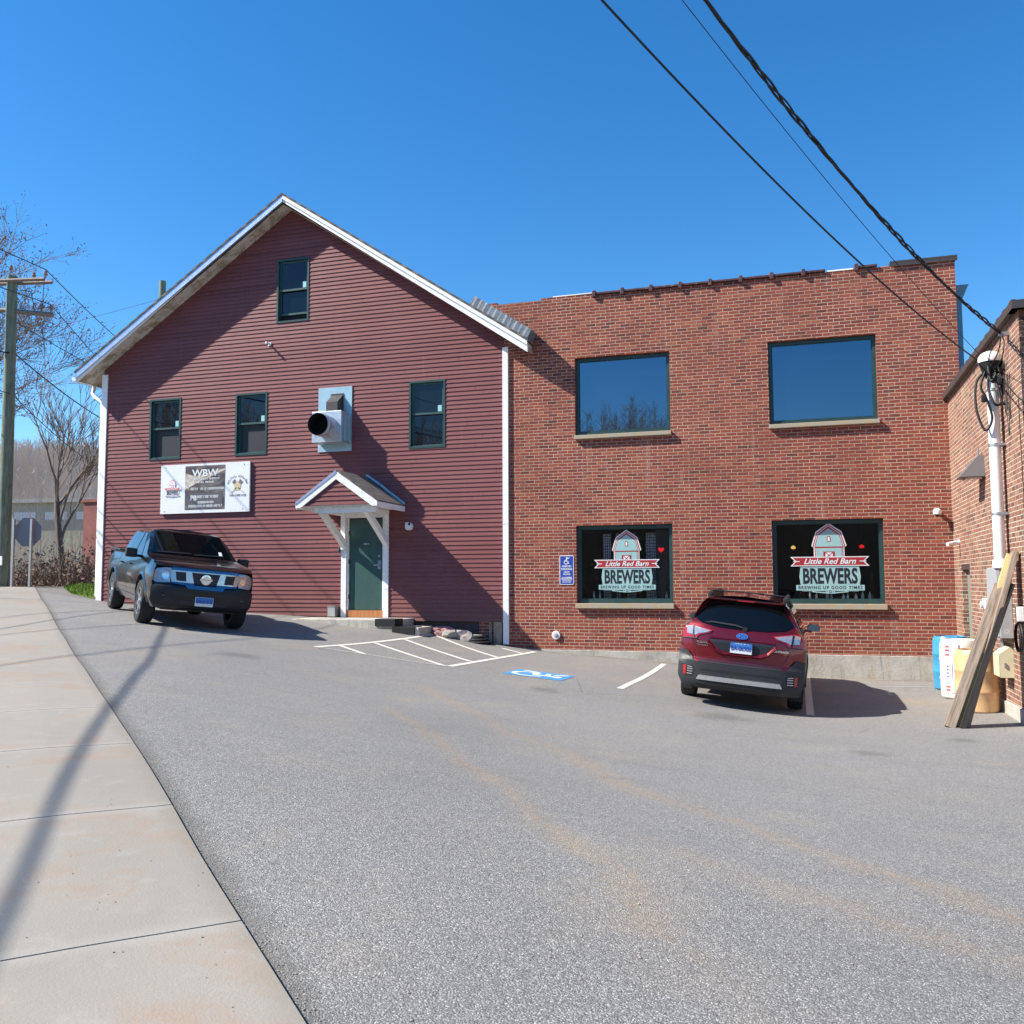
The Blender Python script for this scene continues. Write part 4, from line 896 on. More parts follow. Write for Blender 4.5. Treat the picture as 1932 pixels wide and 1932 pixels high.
for i, (a, b, c, d) in enumerate(BW):
    lower = i > 1; y0 = YF + .10
    f = MB(); w = .065
    def fr2(m, a, b, c, d, w, wb, ya, yb):
        m.box(a, a + w, ya, yb, c, d); m.box(b - w, b, ya, yb, c, d); m.box(a + w, b - w, ya, yb, c, c + wb); m.box(a + w, b - w, ya, yb, d - w, d)
    fr2(f, a + .002, b - .002, c + .002, d - .002, w, .085 if lower else .07, y0, YF + .17)
    fr2(f, a + w, b - w, c + .08, d - w, .02, .02, y0 + .025, YF + .165)
    wo_ = f.build('window', M['green'], bb)
    g = MB(); g.add([(a + .06, y0 + .035, c + .07), (b - .06, y0 + .035, c + .07), (b - .06, y0 + .035, d - .06), (a + .06, y0 + .035, d - .06)], [(0, 1, 2, 3)])
    g.build('pane', M['shop_glass'] if lower else M['glass_mirror'], wo_)
    s = MB(); zt, zb = (c - .002, c - .105) if lower else (c - .002, c - .085); s.box(a - .01, b + .02, YF - .085, YF + .16, zb, zt, bev=.008); s.build('sill', M['sill'], bb)
    if lower:
        m = MB(); T = lambda u, v, off=0.0, yy=y0 + .033: (u, yy - off, v)
        k = .672 if i == 2 else .71
        barn_logo(m, T, (-3.525 if i == 2 else .475), (.445 if i == 2 else .455), k, (0, 1, 2, 3, 1, 4), .001)
        m.build('window_logo', [M['dec_white'], M['dec_teal'], M['dec_red'], M['dec_red'], M['ink']], wo_, recalc=False)
mb = MB()   # taproom behind the lower windows
mb.box(-5.2, 2.3, 21.8, 21.9, -1.3, 2.2); mb.box(-5.2, 2.3, YF + .2, 21.9, -.60, -.58); mb.box(-5.2, 2.3, YF + .2, 21.9, 2.2, 2.22); mb.box(-5.2, -5.1, YF + .2, 21.9, -.6, 2.2); mb.box(2.2, 2.3, YF + .2, 21.9, -.6, 2.2); mb.box(-1.6, -1.5, YF + .2, 21.9, -.6, 2.2)
mb.build('interior_room', M['interior'], bb)
mb = MB()
for a, b, zb in ((-4.10, -3.93, -.38), (-3.82, -3.72, -.38), (-3.60, -3.40, -.38), (-3.18, -2.97, -.38)):
    n = 8
    for k in range(n):
        x0 = a + (b - a) * k / n; x1 = a + (b - a) * (k + 1) / n
        mb.add([(x0, YF + .50 + .03 * (k % 2), zb), (x1, YF + .50 + .03 * ((k + 1) % 2), zb), (x1, YF + .50 + .03 * ((k + 1) % 2), 1.03), (x0, YF + .50 + .03 * (k % 2), 1.06)], [(0, 1, 2, 3)])
props(mb.build('plaid_curtain', M['curtain'], loc=(-3.5, YF + .5, -.38), recalc=False), 'narrow grey plaid curtain strips hanging inside the lower left window', 'curtain')
mb = MB(); mb.box(-2.96, -2.66, YF + .42, YF + .45, -.36, 1.10); o = mb.build('roller_screen', M['clad'], loc=(-2.8, YF + .43, -.36)); props(o, 'dark grey panel inside the lower left window, right side', 'screen')
def heart(cx, cz, s): return [(cx + s * .062 * 16 * math.sin(t_) ** 3 / 16, cz + s * .062 * (13 * math.cos(t_) - 5 * math.cos(2 * t_) - 2 * math.cos(3 * t_) - math.cos(4 * t_)) / 16) for t_ in [2 * PI * k / 24 for k in range(24)]]
mb = MB(); mb.prism(heart(-2.84, .68, 1), lambda u, v: (u, YF + .36, v), lambda u, v: (u, YF + .38, v)); mb.tube([(-2.84, YF + .37, .70), (-2.84, YF + .37, 1.2)], .003, 4, 1)
props(mb.build('heart_light', [M['glow_red'], M['ink']], loc=(-2.84, YF + .37, .7)), 'small red heart glowing in the lower left window', 'neon light')
for nm, x, z, mt, lb in (('pendant_lamp', -.20, .70, 'glow_yel', 'small yellow bulb glowing at the left of the lower right window'), ('pendant_lamp', 1.12, .70, 'glow_red', 'small red bulb glowing at the right of the lower right window')):
    mb = MB(); mb.lathe([(.0, -.03), (.04, -.02), (.05, .0), (.035, .03), (.012, .045)], (x, YF + .9, z), 'z', 14); mb.tube([(x, YF + .9, z + .04), (x, YF + .9, 2.19)], .004, 4, 1)
    props(mb.build(nm, [M[mt], M['ink']], loc=(x, YF + .9, z)), lb, 'lamp')
mats_b = ['lens_clear', 'barrel_white', 'dec_teal', 'grey_box', 'label_w']
for k, x in enumerate([.10, .22, .42, .50, .72, .80, .95, 1.07, 1.20, -4.25, -4.12, -2.72]):
    h = rnd.uniform(.10, .2); r = rnd.uniform(.022, .035); mb = MB(); mb.lathe([(r, 0), (r, h * .6), (r * .4, h * .78), (r * .4, h)], (x, YF + .24, -.35), 'z', 12)
    props(mb.build('bottle', M[mats_b[k % 5]], smooth=40, loc=(x, YF + .24, -.35)), 'small bottle or glass standing on the inner ledge of a lower window', 'bottle', 'bottles on the window ledges')
for a_, b_ in ((-4.5, -2.6), (-.5, 1.4)):
    mb = MB(); mb.box(a_, b_, YF + .17, YF + .36, -.40, -.352); mb.build('inner_ledge', M['wood_dark'], bb)
# parking sign
ps = thing('parking_sign', 'blue reserved parking sign with white wheelchair symbol on the brick wall', 'sign', (-4.78, YF, -.05))
TS = lambda u, v, off=0.0: (u, YF - .012 - off, v)
m = MB(); m.prism([(-4.935, -.02), (-4.915, -.04), (-4.645, -.04), (-4.625, -.02), (-4.625, .555), (-4.645, .575), (-4.915, .575), (-4.935, .555)], lambda u, v: (u, YF - .012, v), lambda u, v: (u, YF - .006, v)); m.build('plate', M['sign_white'], ps)
m = MB(); m.panel([(-4.922, -.027), (-4.638, -.027), (-4.638, .562), (-4.922, .562)], TS, .001, mi=0)
m.panel(ell(-4.775, .525, .017, .017, 12), TS, .003, mi=1)
ac = [(-4.79 + .042 * math.cos(a), .435 + .042 * math.sin(a)) for a in [math.radians(110 + 24 * k) for k in range(11)]]
for a, b in zip(ac[:-1], ac[1:]): m.panel(bar(a, b, .016), TS, .003, mi=1)
for a, b, w in (((-4.775, .50), (-4.80, .455), .022), ((-4.80, .455), (-4.755, .45), .018), ((-4.755, .455), (-4.735, .40), .018), ((-4.78, .50), (-4.735, .51), .014), ((-4.735, .51), (-4.72, .54), .012)): m.panel(bar(a, b, w), TS, .0035, mi=1)
for s_, z_, wd, sz in (('RESERVED', .345, .20, .05), ('PARKING', .285, .24, .062), ('PERMIT', .222, .13, .036), ('REQUIRED', .178, .16, .036), ('VAN ACCESSIBLE', .110, .22, .032), ('VIOLATORS WILL BE', .05, .2, .018), ('FINED AND TOWED', .015, .2, .022)): put_text(m, s_, TS, -4.78, z_, sz, 1, .003, width=wd, bold=.0012)
m.panel([(-4.90, .073), (-4.66, .073), (-4.66, .088), (-4.90, .088)], TS, .003, mi=1)
m.build('legend', [M['sign_blue'], M['sign_white']], ps, recalc=False)
# round vent cap, camera
m = MB(); m.lathe([(.085, 0), (.092, .01), (.092, .03), (.075, .035), (.075, .02)], (-5.02, YF - .04, -1.10), 'y', 24); o = m.build('pipe_cap', M['pvc'], smooth=40, loc=(-5.02, YF, -1.1)); props(o, 'round grey-white pipe cap low on the brick wall under the parking sign', 'vent cap')
m = MB(); m.lathe([(.0, -.006), (.03, -.006), (.045, 0), (.045, .012)], (-5.02, YF - .052, -1.10), 'y', 18); m.build('cap_centre', M['grey_box'], o, smooth=40)
m = MB(); m.lathe([(.055, 0), (.07, .01), (.075, .05), (.07, .085), (.05, .10)], (2.40, YF - .17, 1.24), 'z', 20); m.box(2.36, 2.44, YF - .18, YF - .001, 1.32, 1.36, bev=.01); o = m.build('dome_camera', M['pvc'], smooth=40, loc=(2.4, YF, 1.25)); props(o, 'white dome security camera on the brick front near the inner corner', 'camera')
m = MB(); m.lathe([(.0, -.035), (.03, -.028), (.045, -.01), (.047, .0)], (2.40, YF - .17, 1.238), 'z', 18); m.build('dome', M['ink'], o, smooth=60)
# blue-grey downspout at the far right side
m = MB(); m.box(2.93, 3.08, YF + .55, YF + .70, -1.5, 5.55); o = m.build('downspout', M['copperblue'], loc=(3, YF + .6, -1.5)); props(o, 'blue-grey square downspout with flared head behind the right edge of the brick front', 'downspout')
m = MB(); m.add([(2.93, YF + .54, 5.50), (3.09, YF + .54, 5.50), (3.09, YF + .72, 5.50), (2.93, YF + .72, 5.50), (2.91, YF + .45, 5.76), (3.20, YF + .45, 5.76), (3.20, YF + .80, 5.76), (2.91, YF + .80, 5.76)], [(0, 1, 5, 4), (1, 2, 6, 5), (2, 3, 7, 6), (3, 0, 4, 7), (4, 5, 6, 7)]); m.build('conductor_head', M['copperblue'], o)

# ================================================================== one-storey brick annex on the right
XN = 2.677
an = thing('brick_annex', 'one-storey tan brick side wall with dark roof edge at the right margin', 'building', (XN, 15.8, -1.85))
TN_ = lambda u, v, d=0: (XN + d, u, v)
HD = (17.20, 18.04, -1.85, .30)
mb = MB(); wall(mb, 12.82, YF - .001, -2.2, 3.46, [HD], TN_, .13); mb.build('side_wall', M['brick2'], an)
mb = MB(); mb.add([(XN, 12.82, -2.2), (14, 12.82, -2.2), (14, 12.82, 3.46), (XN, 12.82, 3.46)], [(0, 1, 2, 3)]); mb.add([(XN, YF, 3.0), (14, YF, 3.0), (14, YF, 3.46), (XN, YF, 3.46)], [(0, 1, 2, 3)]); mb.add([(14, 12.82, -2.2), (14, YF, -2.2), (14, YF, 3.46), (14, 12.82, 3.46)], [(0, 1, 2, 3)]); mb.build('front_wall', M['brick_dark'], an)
mb = MB(); mb.add([(XN, 12.82, 3.3), (14, 12.82, 3.3), (14, YF, 3.3), (XN, YF, 3.3)], [(0, 1, 2, 3)]); mb.build('roof', M['roof_grey'], an)
mb = MB(); mb.box(XN - .09, XN + .25, 12.72, YF - .003, 3.43, 3.535); mb.box(XN - .088, 14, 12.715, 13.0, 3.43, 3.537)
coping_ = mb.build('roof_edge', M['dark_metal'], an)
mb = MB(); y = 12.95
while y < 18.7: mb.lathe([(.045, -.05), (.05, 0), (.045, .05)], (XN - .03, y, 3.555), 'y', 12); y += .42
mb.build('coping_rib', M['coping'], an, smooth=40)
mb = MB(); mb.add([(XN - .03, 12.80, -1.66), (XN - .03, 15.2, -1.70), (XN - .03, 15.2, -2.3), (XN - .03, 12.80, -2.3)], [(0, 1, 2, 3)]); mb.add([(XN - .03, 12.80, -1.66), (XN - .03, 15.2, -1.70), (XN + .001, 15.2, -1.69), (XN + .001, 12.80, -1.65)], [(0, 1, 2, 3)]); mb.build('footing', M['foundation'], an)
mb = MB(); mb.box(XN + .09, XN + .12, 17.20, 18.04, -1.85, .20); mb.box(XN + .06, XN + .13, 17.20, 17.26, -1.85, .20); dd = mb.build('door', M['lamp_grey'], an); dd.data.materials[0] = paint('grey_green_steel_door', (.20, .245, .21), .5, .12, 3)
m = MB(); m.tube([(XN + .08, 17.34, -.78), (XN + .03, 17.34, -.78), (XN + .03, 17.45, -.78)], .012, 6); m.build('handle', M['steel'], dd)
mb = MB(); mb.box(XN + .0, XN + .13, 17.19, 18.05, .20, .298); mb.build('lintel', M['dark_metal'], an)
# service mast
sm = thing('service_mast', 'white electric service mast with domed weatherhead and looping black cables on the annex wall', 'service mast', (XN - .12, 13.98, .2))
PXm, PYm = XN - .12, 13.98
m = MB(); m.tube([(PXm, PYm, .28), (PXm, PYm, 2.95)], .075, 20); m.build('pipe', M['pvc'], sm, smooth=50)
m = MB(); m.lathe([(.085, 0), (.095, .01), (.095, .10), (.08, .13)], (PXm, PYm, .17), 'z', 20); m.build('fitting', M['pvc'], sm, smooth=40)
for z in (.90, 1.85, 2.62):
    m = MB(); m.lathe([(.08, 0), (.083, .004), (.083, .036), (.08, .04)], (PXm, PYm, z), 'z', 20); m.box(PXm + .04, XN - .001, PYm - .10, PYm + .10, z + .002, z + .038); m.build('strap', M['steel'], sm)
m = MB(); m.lathe([(.155, 0), (.16, .02), (.15, .08), (.11, .13), (.05, .155), (.0, .16)], (PXm - .02, PYm - .04, 3.02), 'z', 24); m.build('weatherhead', M['pvc'], sm, smooth=40)
m = MB(); m.lathe([(.06, -.22), (.11, -.12), (.145, 0)], (PXm - .02, PYm - .04, 3.015), 'z', 20); m.build('head_insert', M['cable'], sm, smooth=50)
def catm(P, n=8):
    out = []; P = [Vector(q) for q in P]
    for i in range(len(P) - 1):
        p0 = P[max(i - 1, 0)]; p1 = P[i]; p2 = P[i + 1]; p3 = P[min(i + 2, len(P) - 1)]
        for k in range(n):
            t_ = k / n; out.append(.5 * ((2 * p1) + (-p0 + p2) * t_ + (2 * p0 - 5 * p1 + 4 * p2 - p3) * t_ ** 2 + (-p0 + 3 * p1 - 3 * p2 + p3) * t_ ** 3))
    out.append(P[-1]); return out
hx, hy, hz = PXm - .03, PYm - .05, 2.93
m = MB()
m.tube(catm([(hx, hy + .04, hz), (hx - .16, hy + .06, hz - .15), (hx - .19, hy, hz - .55), (hx - .10, hy - .05, hz - .86), (hx - .01, hy - .06, hz - .70), (hx - .07, hy - .06, hz - .42), (hx - .13, hy - .05, hz - .25), (hx - .05, hy - .04, hz)]), .017, 8)
m.tube(catm([(hx, hy - .08, hz), (hx - .06, hy - .14, hz - .25), (hx + .00, hy - .20, hz - .52), (hx + .09, hy - .16, hz - .50), (hx + .11, hy - .14, hz - .2), (hx + .08, hy - .1, hz + .02)]), .017, 8)
m.tube(catm([(hx + .05, hy - .06, hz), (hx + .05, hy - .20, hz - .30), (hx + .11, hy - .24, hz - .55), (hx + .17, hy - .18, hz - .35), (hx + .17, hy - .15, hz - .12)]), .015, 8)
m.tube(catm([(hx + .02, hy - .1, hz - .1), (hx + .16, hy - .16, hz - .18), (hx + .22, hy - .20, hz - .1), (hx + .15, hy - .16, hz - .02)]), .022, 8)
m.tube(catm([(hx - .04, hy - .1, hz + .02), (hx - .02, hy - .16, hz - .2), (hx + .04, hy - .18, hz - .12)]), .02, 8)
for q in ((hx - .10, hy - .05, hz - .42), (hx + .02, hy - .15, hz - .18), (hx + .17, hy - .16, hz - .16), (hx + .08, hy - .18, hz - .22), (hx + .15, hy - .17, hz - .02)): m.box(q[0] - .03, q[0] + .03, q[1] - .03, q[1] + .03, q[2] - .05, q[2] + .05, bev=.012)
m.build('cable_loop', M['cable'], sm, smooth=50)
m = MB()
for dy, lz in ((-.45, 1.95), (-.55, 2.15), (-.38, 2.3)):
    m.tube(catm([(XN - .02, PYm - .28, 2.78), (XN - .02, PYm - .30, 2.5), (XN - .02, PYm + dy + .06, lz + .1), (XN - .02, PYm + dy, lz), (XN - .02, PYm + dy - .05, lz + .3), (XN - .02, PYm + dy - .05, 2.75)]), .006, 6)
m.tube(catm([(XN - .02, PYm - .15, 2.75), (XN - .03, PYm - .6, 2.55), (XN - .02, PYm - 1.0, 2.35), (XN - .02, PYm - 1.7, 2.1)]), .007, 6)
m.tube(catm([(XN - .02, PYm - 1.05, 2.33), (XN - .02, PYm - 1.07, 1.6), (XN - .02, PYm - 1.12, .2), (XN - .02, PYm - 1.12, -1.5)]), .006, 6)
m.build('loose_wire', M['cable'], sm, smooth=50)
m = MB(); m.box(XN - .10, XN - .001, 13.36, 13.44, 3.25, 3.30); m.tube([(XN - .12, 13.40, 3.27), (XN - .001, 13.40, 3.27)], .02, 8); m.build('bracket', M['steel'], sm)
# panels and meter boxes
pb = thing('electric_panel', 'tall grey metal electric enclosure under the service mast on the annex wall', 'electric box', (XN, 14.3, -.78))
m = MB(); m.box(XN - .165, XN - .001, 13.93, 14.70, -.775, .19, bev=.008); pp = m.build('enclosure', M['grey_box'], pb)
m = MB(); m.box(XN - .180, XN - .166, 13.95, 14.68, -.755, .17, bev=.004); m.build('cover', M['grey_box'], pb)
TY = lambda u, v, off=0.0: (u, 13.93 - off, v)
m = MB()
for r0, r1 in ((.034, .029), (.020, .016)):
    for k in range(20): a0, a1 = 2 * PI * k / 20, 2 * PI * (k + 1) / 20; m.panel([(XN - .085 + r0 * math.cos(a0), -.68 + r0 * math.sin(a0)), (XN - .085 + r0 * math.cos(a1), -.68 + r0 * math.sin(a1)), (XN - .085 + r1 * math.cos(a1), -.68 + r1 * math.sin(a1)), (XN - .085 + r1 * math.cos(a0), -.68 + r1 * math.sin(a0))], TY, .001)
m.build('knockout', M['pvc'], pp)
m = MB(); m.tube([(XN - .07, 14.35, -.78), (XN - .07, 14.35, -1.05)], .025, 10); m.build('conduit', M['steel'], pb)
cbx = thing('meter_cabinet', 'small cream metal cabinet with sloped top under the grey electric enclosure', 'electric box', (XN, 14.2, -1.36))
m = MB(); m.prism([(XN - .17, -1.31), (XN - .001, -1.31), (XN - .001, -.90), (XN - .05, -.90), (XN - .17, -.99)], lambda u, v: (u, 14.02, v), lambda u, v: (u, 14.42, v)); m.build('case', M['cream_box'], cbx)
m = MB(); m.box(XN - .183, XN - .172, 14.025, 14.415, -1.30, -1.0, bev=.003); m.build('cover', M['cream_box'], cbx)
m = MB(); m.box(XN - .12, XN - .10, 14.0, 14.019, -1.17, -1.11); m.build('latch', M['steel'], cbx)
m = MB(); m.box(XN - .16, XN - .001, 15.05, 15.25, -.42, -.25, bev=.02); m.lathe([(.05, 0), (.05, .05)], (XN - .20, 15.12, -.35), 'x', 12); props(m.build('white_outlet', M['pvc'], loc=(XN, 15.1, -.4)), 'small white fitting on the annex wall left of the grey enclosure', 'outlet')
m = MB(); m.box(XN - .09, XN - .001, 13.22, 13.34, -.52, -.33, bev=.015); o = m.build('junction_box', M['pvc'], loc=(XN, 13.3, -.5)); props(o, 'pale junction box at the right picture edge with a coiled black cable below', 'junction box')
m = MB(); m.tube([(XN - .05, 13.35 + .19 * math.cos(a), -.72 + .19 * math.sin(a)) for a in [2 * PI * k / 24 for k in range(25)]], .012, 6); m.tube([(XN - .07, 13.36 + .17 * math.cos(a), -.73 + .18 * math.sin(a)) for a in [2 * PI * k / 24 for k in range(25)]], .010, 6); m.build('cable_coil', M['cable'], o, smooth=50)
# wall lamp
wl_ = thing('wall_lamp', 'grey trapezoid wall lamp high on the annex wall left of the mast', 'wall lamp', (XN, 15.7, 1.75))
m = MB(); m.add([(XN - .08, 15.50, 1.93), (XN - .08, 15.86, 1.93), (XN - .36, 15.44, 1.60), (XN - .36, 15.92, 1.60), (XN - .002, 15.50, 1.93), (XN - .002, 15.86, 1.93), (XN - .002, 15.44, 1.60), (XN - .002, 15.92, 1.60)], [(0, 1, 3, 2), (0, 4, 5, 1), (0, 2, 6, 4), (1, 5, 7, 3), (4, 6, 7, 5), (2, 3, 7, 6)]); m.build('hood', M['lamp_grey'], wl_)
m = MB(); m.box(XN - .26, XN - .04, 15.52, 15.84, 1.565, 1.598); m.build('lens', M['lens_clear'], wl_)
m = MB(); m.tube([(XN - .05, 15.68, 1.93), (XN - .05, 15.68, 2.06)], .014, 8); m.build('conduit', M['steel'], wl_)
o = thing('bullet_camera', 'tiny white bullet camera on the annex wall above the recessed door', 'camera', (XN, 18.1, .68))
m = MB(); m.tube([(XN - .22, 18.0, .66), (XN - .05, 18.12, .70)], [.035, .03], 12); m.build('body', M['pvc'], o, smooth=50); m = MB(); m.lathe([(.045, 0), (.045, .03)], (XN - .032, 18.12, .70), 'x', 14); m.tube([(XN - .03, 18.12, .70), (XN - .08, 18.10, .695)], .015, 8); m.build('mount', M['pvc'], o)
# drums
def drum(x, y, r, h, mat, label, tilt=0, lab=None, rimm=None):
    z = gz(x, y); m = MB()
    pr = [(r * .90, 0), (r * .97, .025), (r * .985, .10), (r * .99, h * .30), (r * 1.02, h * .32), (r * 1.02, h * .345), (r * .99, h * .365), (r * .99, h * .63), (r * 1.02, h * .65), (r * 1.02, h * .675), (r * .99, h * .695), (r * .98, h * .90), (r * .93, h * .965), (r * .88, h), (r * .84, h), (r * .82, h - .03), (0, h - .03)]
    m.lathe(pr, (x, y, z), 'z', 36); o = m.build('drum', M[mat], smooth=35, loc=(x, y, z)); props(o, label, 'drum')
    for dx in (-.12, .13):
        b = MB(); b.lathe([(.035, 0), (.035, .02), (.02, .025)], (x + dx, y, z + h - .03), 'z', 12); b.build('bung', M['black'] if mat != 'barrel_white' else M['barrel_white'], o)
    return o, z
def cylT(x, y, r):
    return lambda u, v, off=0.0: (x + (r + off) * math.cos(u), y + (r + off) * math.sin(u), v)
drum(2.36, 17.42, .29, .90, 'barrel_blue', 'bright blue plastic drum, the farthest of those along the annex wall')
o, z0 = drum(2.34, 16.28, .30, .92, 'barrel_white', 'dirty white plastic drum with red and blue printed label, behind the leaning boards')
T = cylT(2.34, 16.28, .306); m = MB(); u0 = math.radians(215)
m.panel([(u0, z0 + .10), (u0 + .75, z0 + .10), (u0 + .75, z0 + .88), (u0, z0 + .88)], T, .002, cuts(u0, u0 + .75, .12), (), 0)
for zz in (.80, .74, .67, .12, .17): m.panel([(u0 + .05, z0 + zz), (u0 + .30, z0 + zz), (u0 + .30, z0 + zz + .035), (u0 + .05, z0 + zz + .035)], T, .004, cuts(u0, u0 + .7, .12), (), 1)
m.panel([(u0 + .42, z0 + .30), (u0 + .45, z0 + .30), (u0 + .45, z0 + .55), (u0 + .42, z0 + .55)], T, .004, (), (), 2)
for k in range(4): m.panel([(u0 + .14, z0 + .34 + .05 * k), (u0 + .24, z0 + .34 + .05 * k), (u0 + .24, z0 + .365 + .05 * k), (u0 + .14, z0 + .365 + .05 * k)], T, .004, (), (), 2)
m.build('label', [M['label_w'], M['print_red'], M['sign_blue']], o)
drum(2.33, 14.78, .29, .88, 'barrel_tan', 'rust-stained cream and tan drum at the near foot of the annex wall')
# leaning lumber
def board(p0, p1, w, h, name, mat, label, side=Vector((0, 1, 0))):
    p0, p1 = Vector(p0), Vector(p1); d = (p1 - p0).normalized(); a = (side - d * side.dot(d)).normalized(); b = d.cross(a)
    L = (p1 - p0).length; rot = Matrix((a, b, d)).transposed().to_quaternion()
    o = thing_mesh = None; m = MB(); m.box(-w / 2, w / 2, -h / 2, h / 2, 0, L, bev=.006)
    me = m.build(name, M[mat]); me.location = p0; me.rotation_mode = 'QUATERNION'; me.rotation_quaternion = rot
    return props(me, label, 'board', 'boards leaning on the annex wall')
E2 = Vector((1.0, -.25, 0))
board((1.73, 13.13, -1.88), (2.44, 13.45, -.05), .13, .15, 'timber', 'wood_grey', 'thick weathered grey timber leaning frontmost, its cut top below the other boards', Vector((1, 0, .4)))
board((1.84, 13.20, -1.87), (2.58, 13.50, .34), .07, .15, 'board', 'wood_yel', 'fresh yellow board leaning behind the thick grey timber', Vector((1, 0, .4)))
board((1.93, 13.16, -1.88), (2.63, 13.36, .38), .07, .14, 'board', 'wood_grey', 'grey-brown board reaching highest, right of the yellow one', Vector((1, 0, .4)))
board((1.87, 13.06, -1.88), (2.56, 13.34, -.04), .08, .14, 'board', 'wood_dark', 'board coloured near black as the shadowed side, under the thick grey timber', Vector((1, 0, .4)))  # near-black colour stands in for the shadowed face of the lumber bundle
# ================================================================== vehicles
def interp(x, P):
    if x <= P[0][0]: return P[0][1]
    for (a, b), (c, d) in zip(P[:-1], P[1:]):
        if x <= c: return b + (d - b) * (x - a) / (c - a)
    return P[-1][1]
def wheel(parent, x, y, z, r, w, side, spokes=5, rr=.66):
    m = MB(); pr = [(r * rr, -w * .46), (r * .80, -w * .5), (r * .93, -w * .48), (r * .985, -w * .36), (r, -w * .2), (r, w * .2), (r * .985, w * .36), (r * .93, w * .48), (r * .80, w * .5), (r * rr, w * .46)]
    vs = MB(); n = 40
    for q in pr:
        for k in range(n): a = 2 * PI * k / n; m.v.append((x + q[1], y + q[0] * math.cos(a), z + q[0] * math.sin(a)))
    for i in range(len(pr)):
        for k in range(n): i2 = (i + 1) % len(pr); m.f.append((i * n + k, i * n + (k + 1) % n, i2 * n + (k + 1) % n, i2 * n + k)); m.mi.append(0)
    ty = m.build('wheel', M['tyre'], parent, smooth=40)
    g = MB(); xo = x + side * w * .40
    R1 = r * rr
    for k in range(n):
        a, b = 2 * PI * k / n, 2 * PI * (k + 1) / n
        def P(rad, an, xx): return (xx, y + rad * math.cos(an), z + rad * math.sin(an))
        g.add([P(R1 * 1.01, a, xo + side * .012), P(R1 * 1.01, b, xo + side * .012), P(R1 * .90, b, xo + side * .008), P(R1 * .90, a, xo + side * .008)], [(0, 1, 2, 3)])
        g.add([P(R1 * .90, a, xo), P(R1 * .90, b, xo), P(R1 * .88, b, xo - side * .12), P(R1 * .88, a, xo - side * .12)], [(0, 1, 2, 3)])
        g.add([P(R1 * .88, a, xo - side * .11), P(R1 * .88, b, xo - side * .11), P(.01, b, xo - side * .11), P(.01, a, xo - side * .11)], [(0, 1, 2, 3)], 1)
    for s_ in range(spokes):
        a = 2 * PI * s_ / spokes + .3; u = Vector((0, math.cos(a), math.sin(a))); t_ = Vector((0, -math.sin(a), math.cos(a))); c = Vector((xo, y, z)); n0 = Vector((side, 0, 0))
        vs_ = [c + u * R1 * .12 + t_ * .05, c + u * R1 * .12 - t_ * .05, c + u * R1 * .92 - t_ * .032, c + u * R1 * .92 + t_ * .032]
        g.add([q + n0 * .004 for q in vs_] + [q - n0 * .035 for q in vs_], [(0, 1, 2, 3), (4, 7, 6, 5), (0, 4, 5, 1), (1, 5, 6, 2), (2, 6, 7, 3), (3, 7, 4, 0)])
    g.lathe([(R1 * .22, -.03), (R1 * .22, .0), (R1 * .15, .012), (0, .012)] if side > 0 else [(R1 * .22, .03), (R1 * .22, .0), (R1 * .15, -.012), (0, -.012)], (xo, y, z), 'x', 16)
    g.build('rim', [M['rim'], M['black']], ty, smooth=30)
class Body:
    def __init__(s, rows, ztop, arches, ys, wy=lambda y: 1.0):
        s.rows, s.ztop, s.arches, s.wy = rows, ztop, arches, wy
        for yc, zc, r in arches: ys = list(ys) + [yc + r * math.cos(PI * k / 16) for k in range(17)]
        s.ys = sorted(set(round(q, 4) for q in ys))
    def W(s, y, z): return interp(z, [(b, a) for a, b in s.rows]) * s.wy(y)
    def section(s, y):
        zt = s.ztop(y); zb = s.rows[0][1]
        for yc, zc, r in s.arches:
            if abs(y - yc) <= r + 1e-4: zb = max(zb, zc + math.sqrt(max(0, r * r - (y - yc) ** 2)))
        out = []; n = len(s.rows); cap = [j for j in range(n) if s.rows[j][1] > zt - .002]
        Wt = s.W(y, zt)
        for j, (w, z) in enumerate(s.rows):
            if j in cap and not (len(cap) == 1 and j == n - 1):
                k = cap.index(j); out.append((Wt * (1 - k / max(1, len(cap) - 1)) if len(cap) > 1 else 0, y, zt + .0 * k))
            else:
                z = max(z, zb + .006 * j); out.append((s.W(y, z) if z < s.rows[-2][1] else w * s.wy(y), y, z))
        out[-1] = (0, y, max(out[-1][2], zt if zt < s.rows[-1][1] else s.rows[-1][1]))
        return out
    def mesh(s, first=None, last=None, mi=lambda y, j: 0):
        m = MB(); st = ([first] if first else []) + [s.section(y) for y in s.ys] + ([last] if last else [])
        yy = ([first[2][1]] if first else []) + s.ys + ([last[2][1]] if last else [])
        n = len(st[0])
        for sg in (1, -1):
            b = len(m.v)
            for r in st: m.v += [(sg * q[0], q[1], q[2]) for q in r]
            for i in range(len(st) - 1):
                for j in range(n - 1):
                    f = (b + i * n + j, b + (i + 1) * n + j, b + (i + 1) * n + j + 1, b + i * n + j + 1)
                    m.f.append(f if sg > 0 else f[::-1]); m.mi.append(mi((yy[i] + yy[i + 1]) / 2, j))
        return m
    def side(s, sg): return lambda u, v, off=0.0: (sg * (s.W(u, v) + off), u, v)
def quat_from(fwd, up):
    u = Vector(up).normalized(); f = Vector(fwd); f = (f - u * f.dot(u)).normalized(); r = f.cross(u)
    return Matrix((r, f, u)).transposed().to_quaternion()

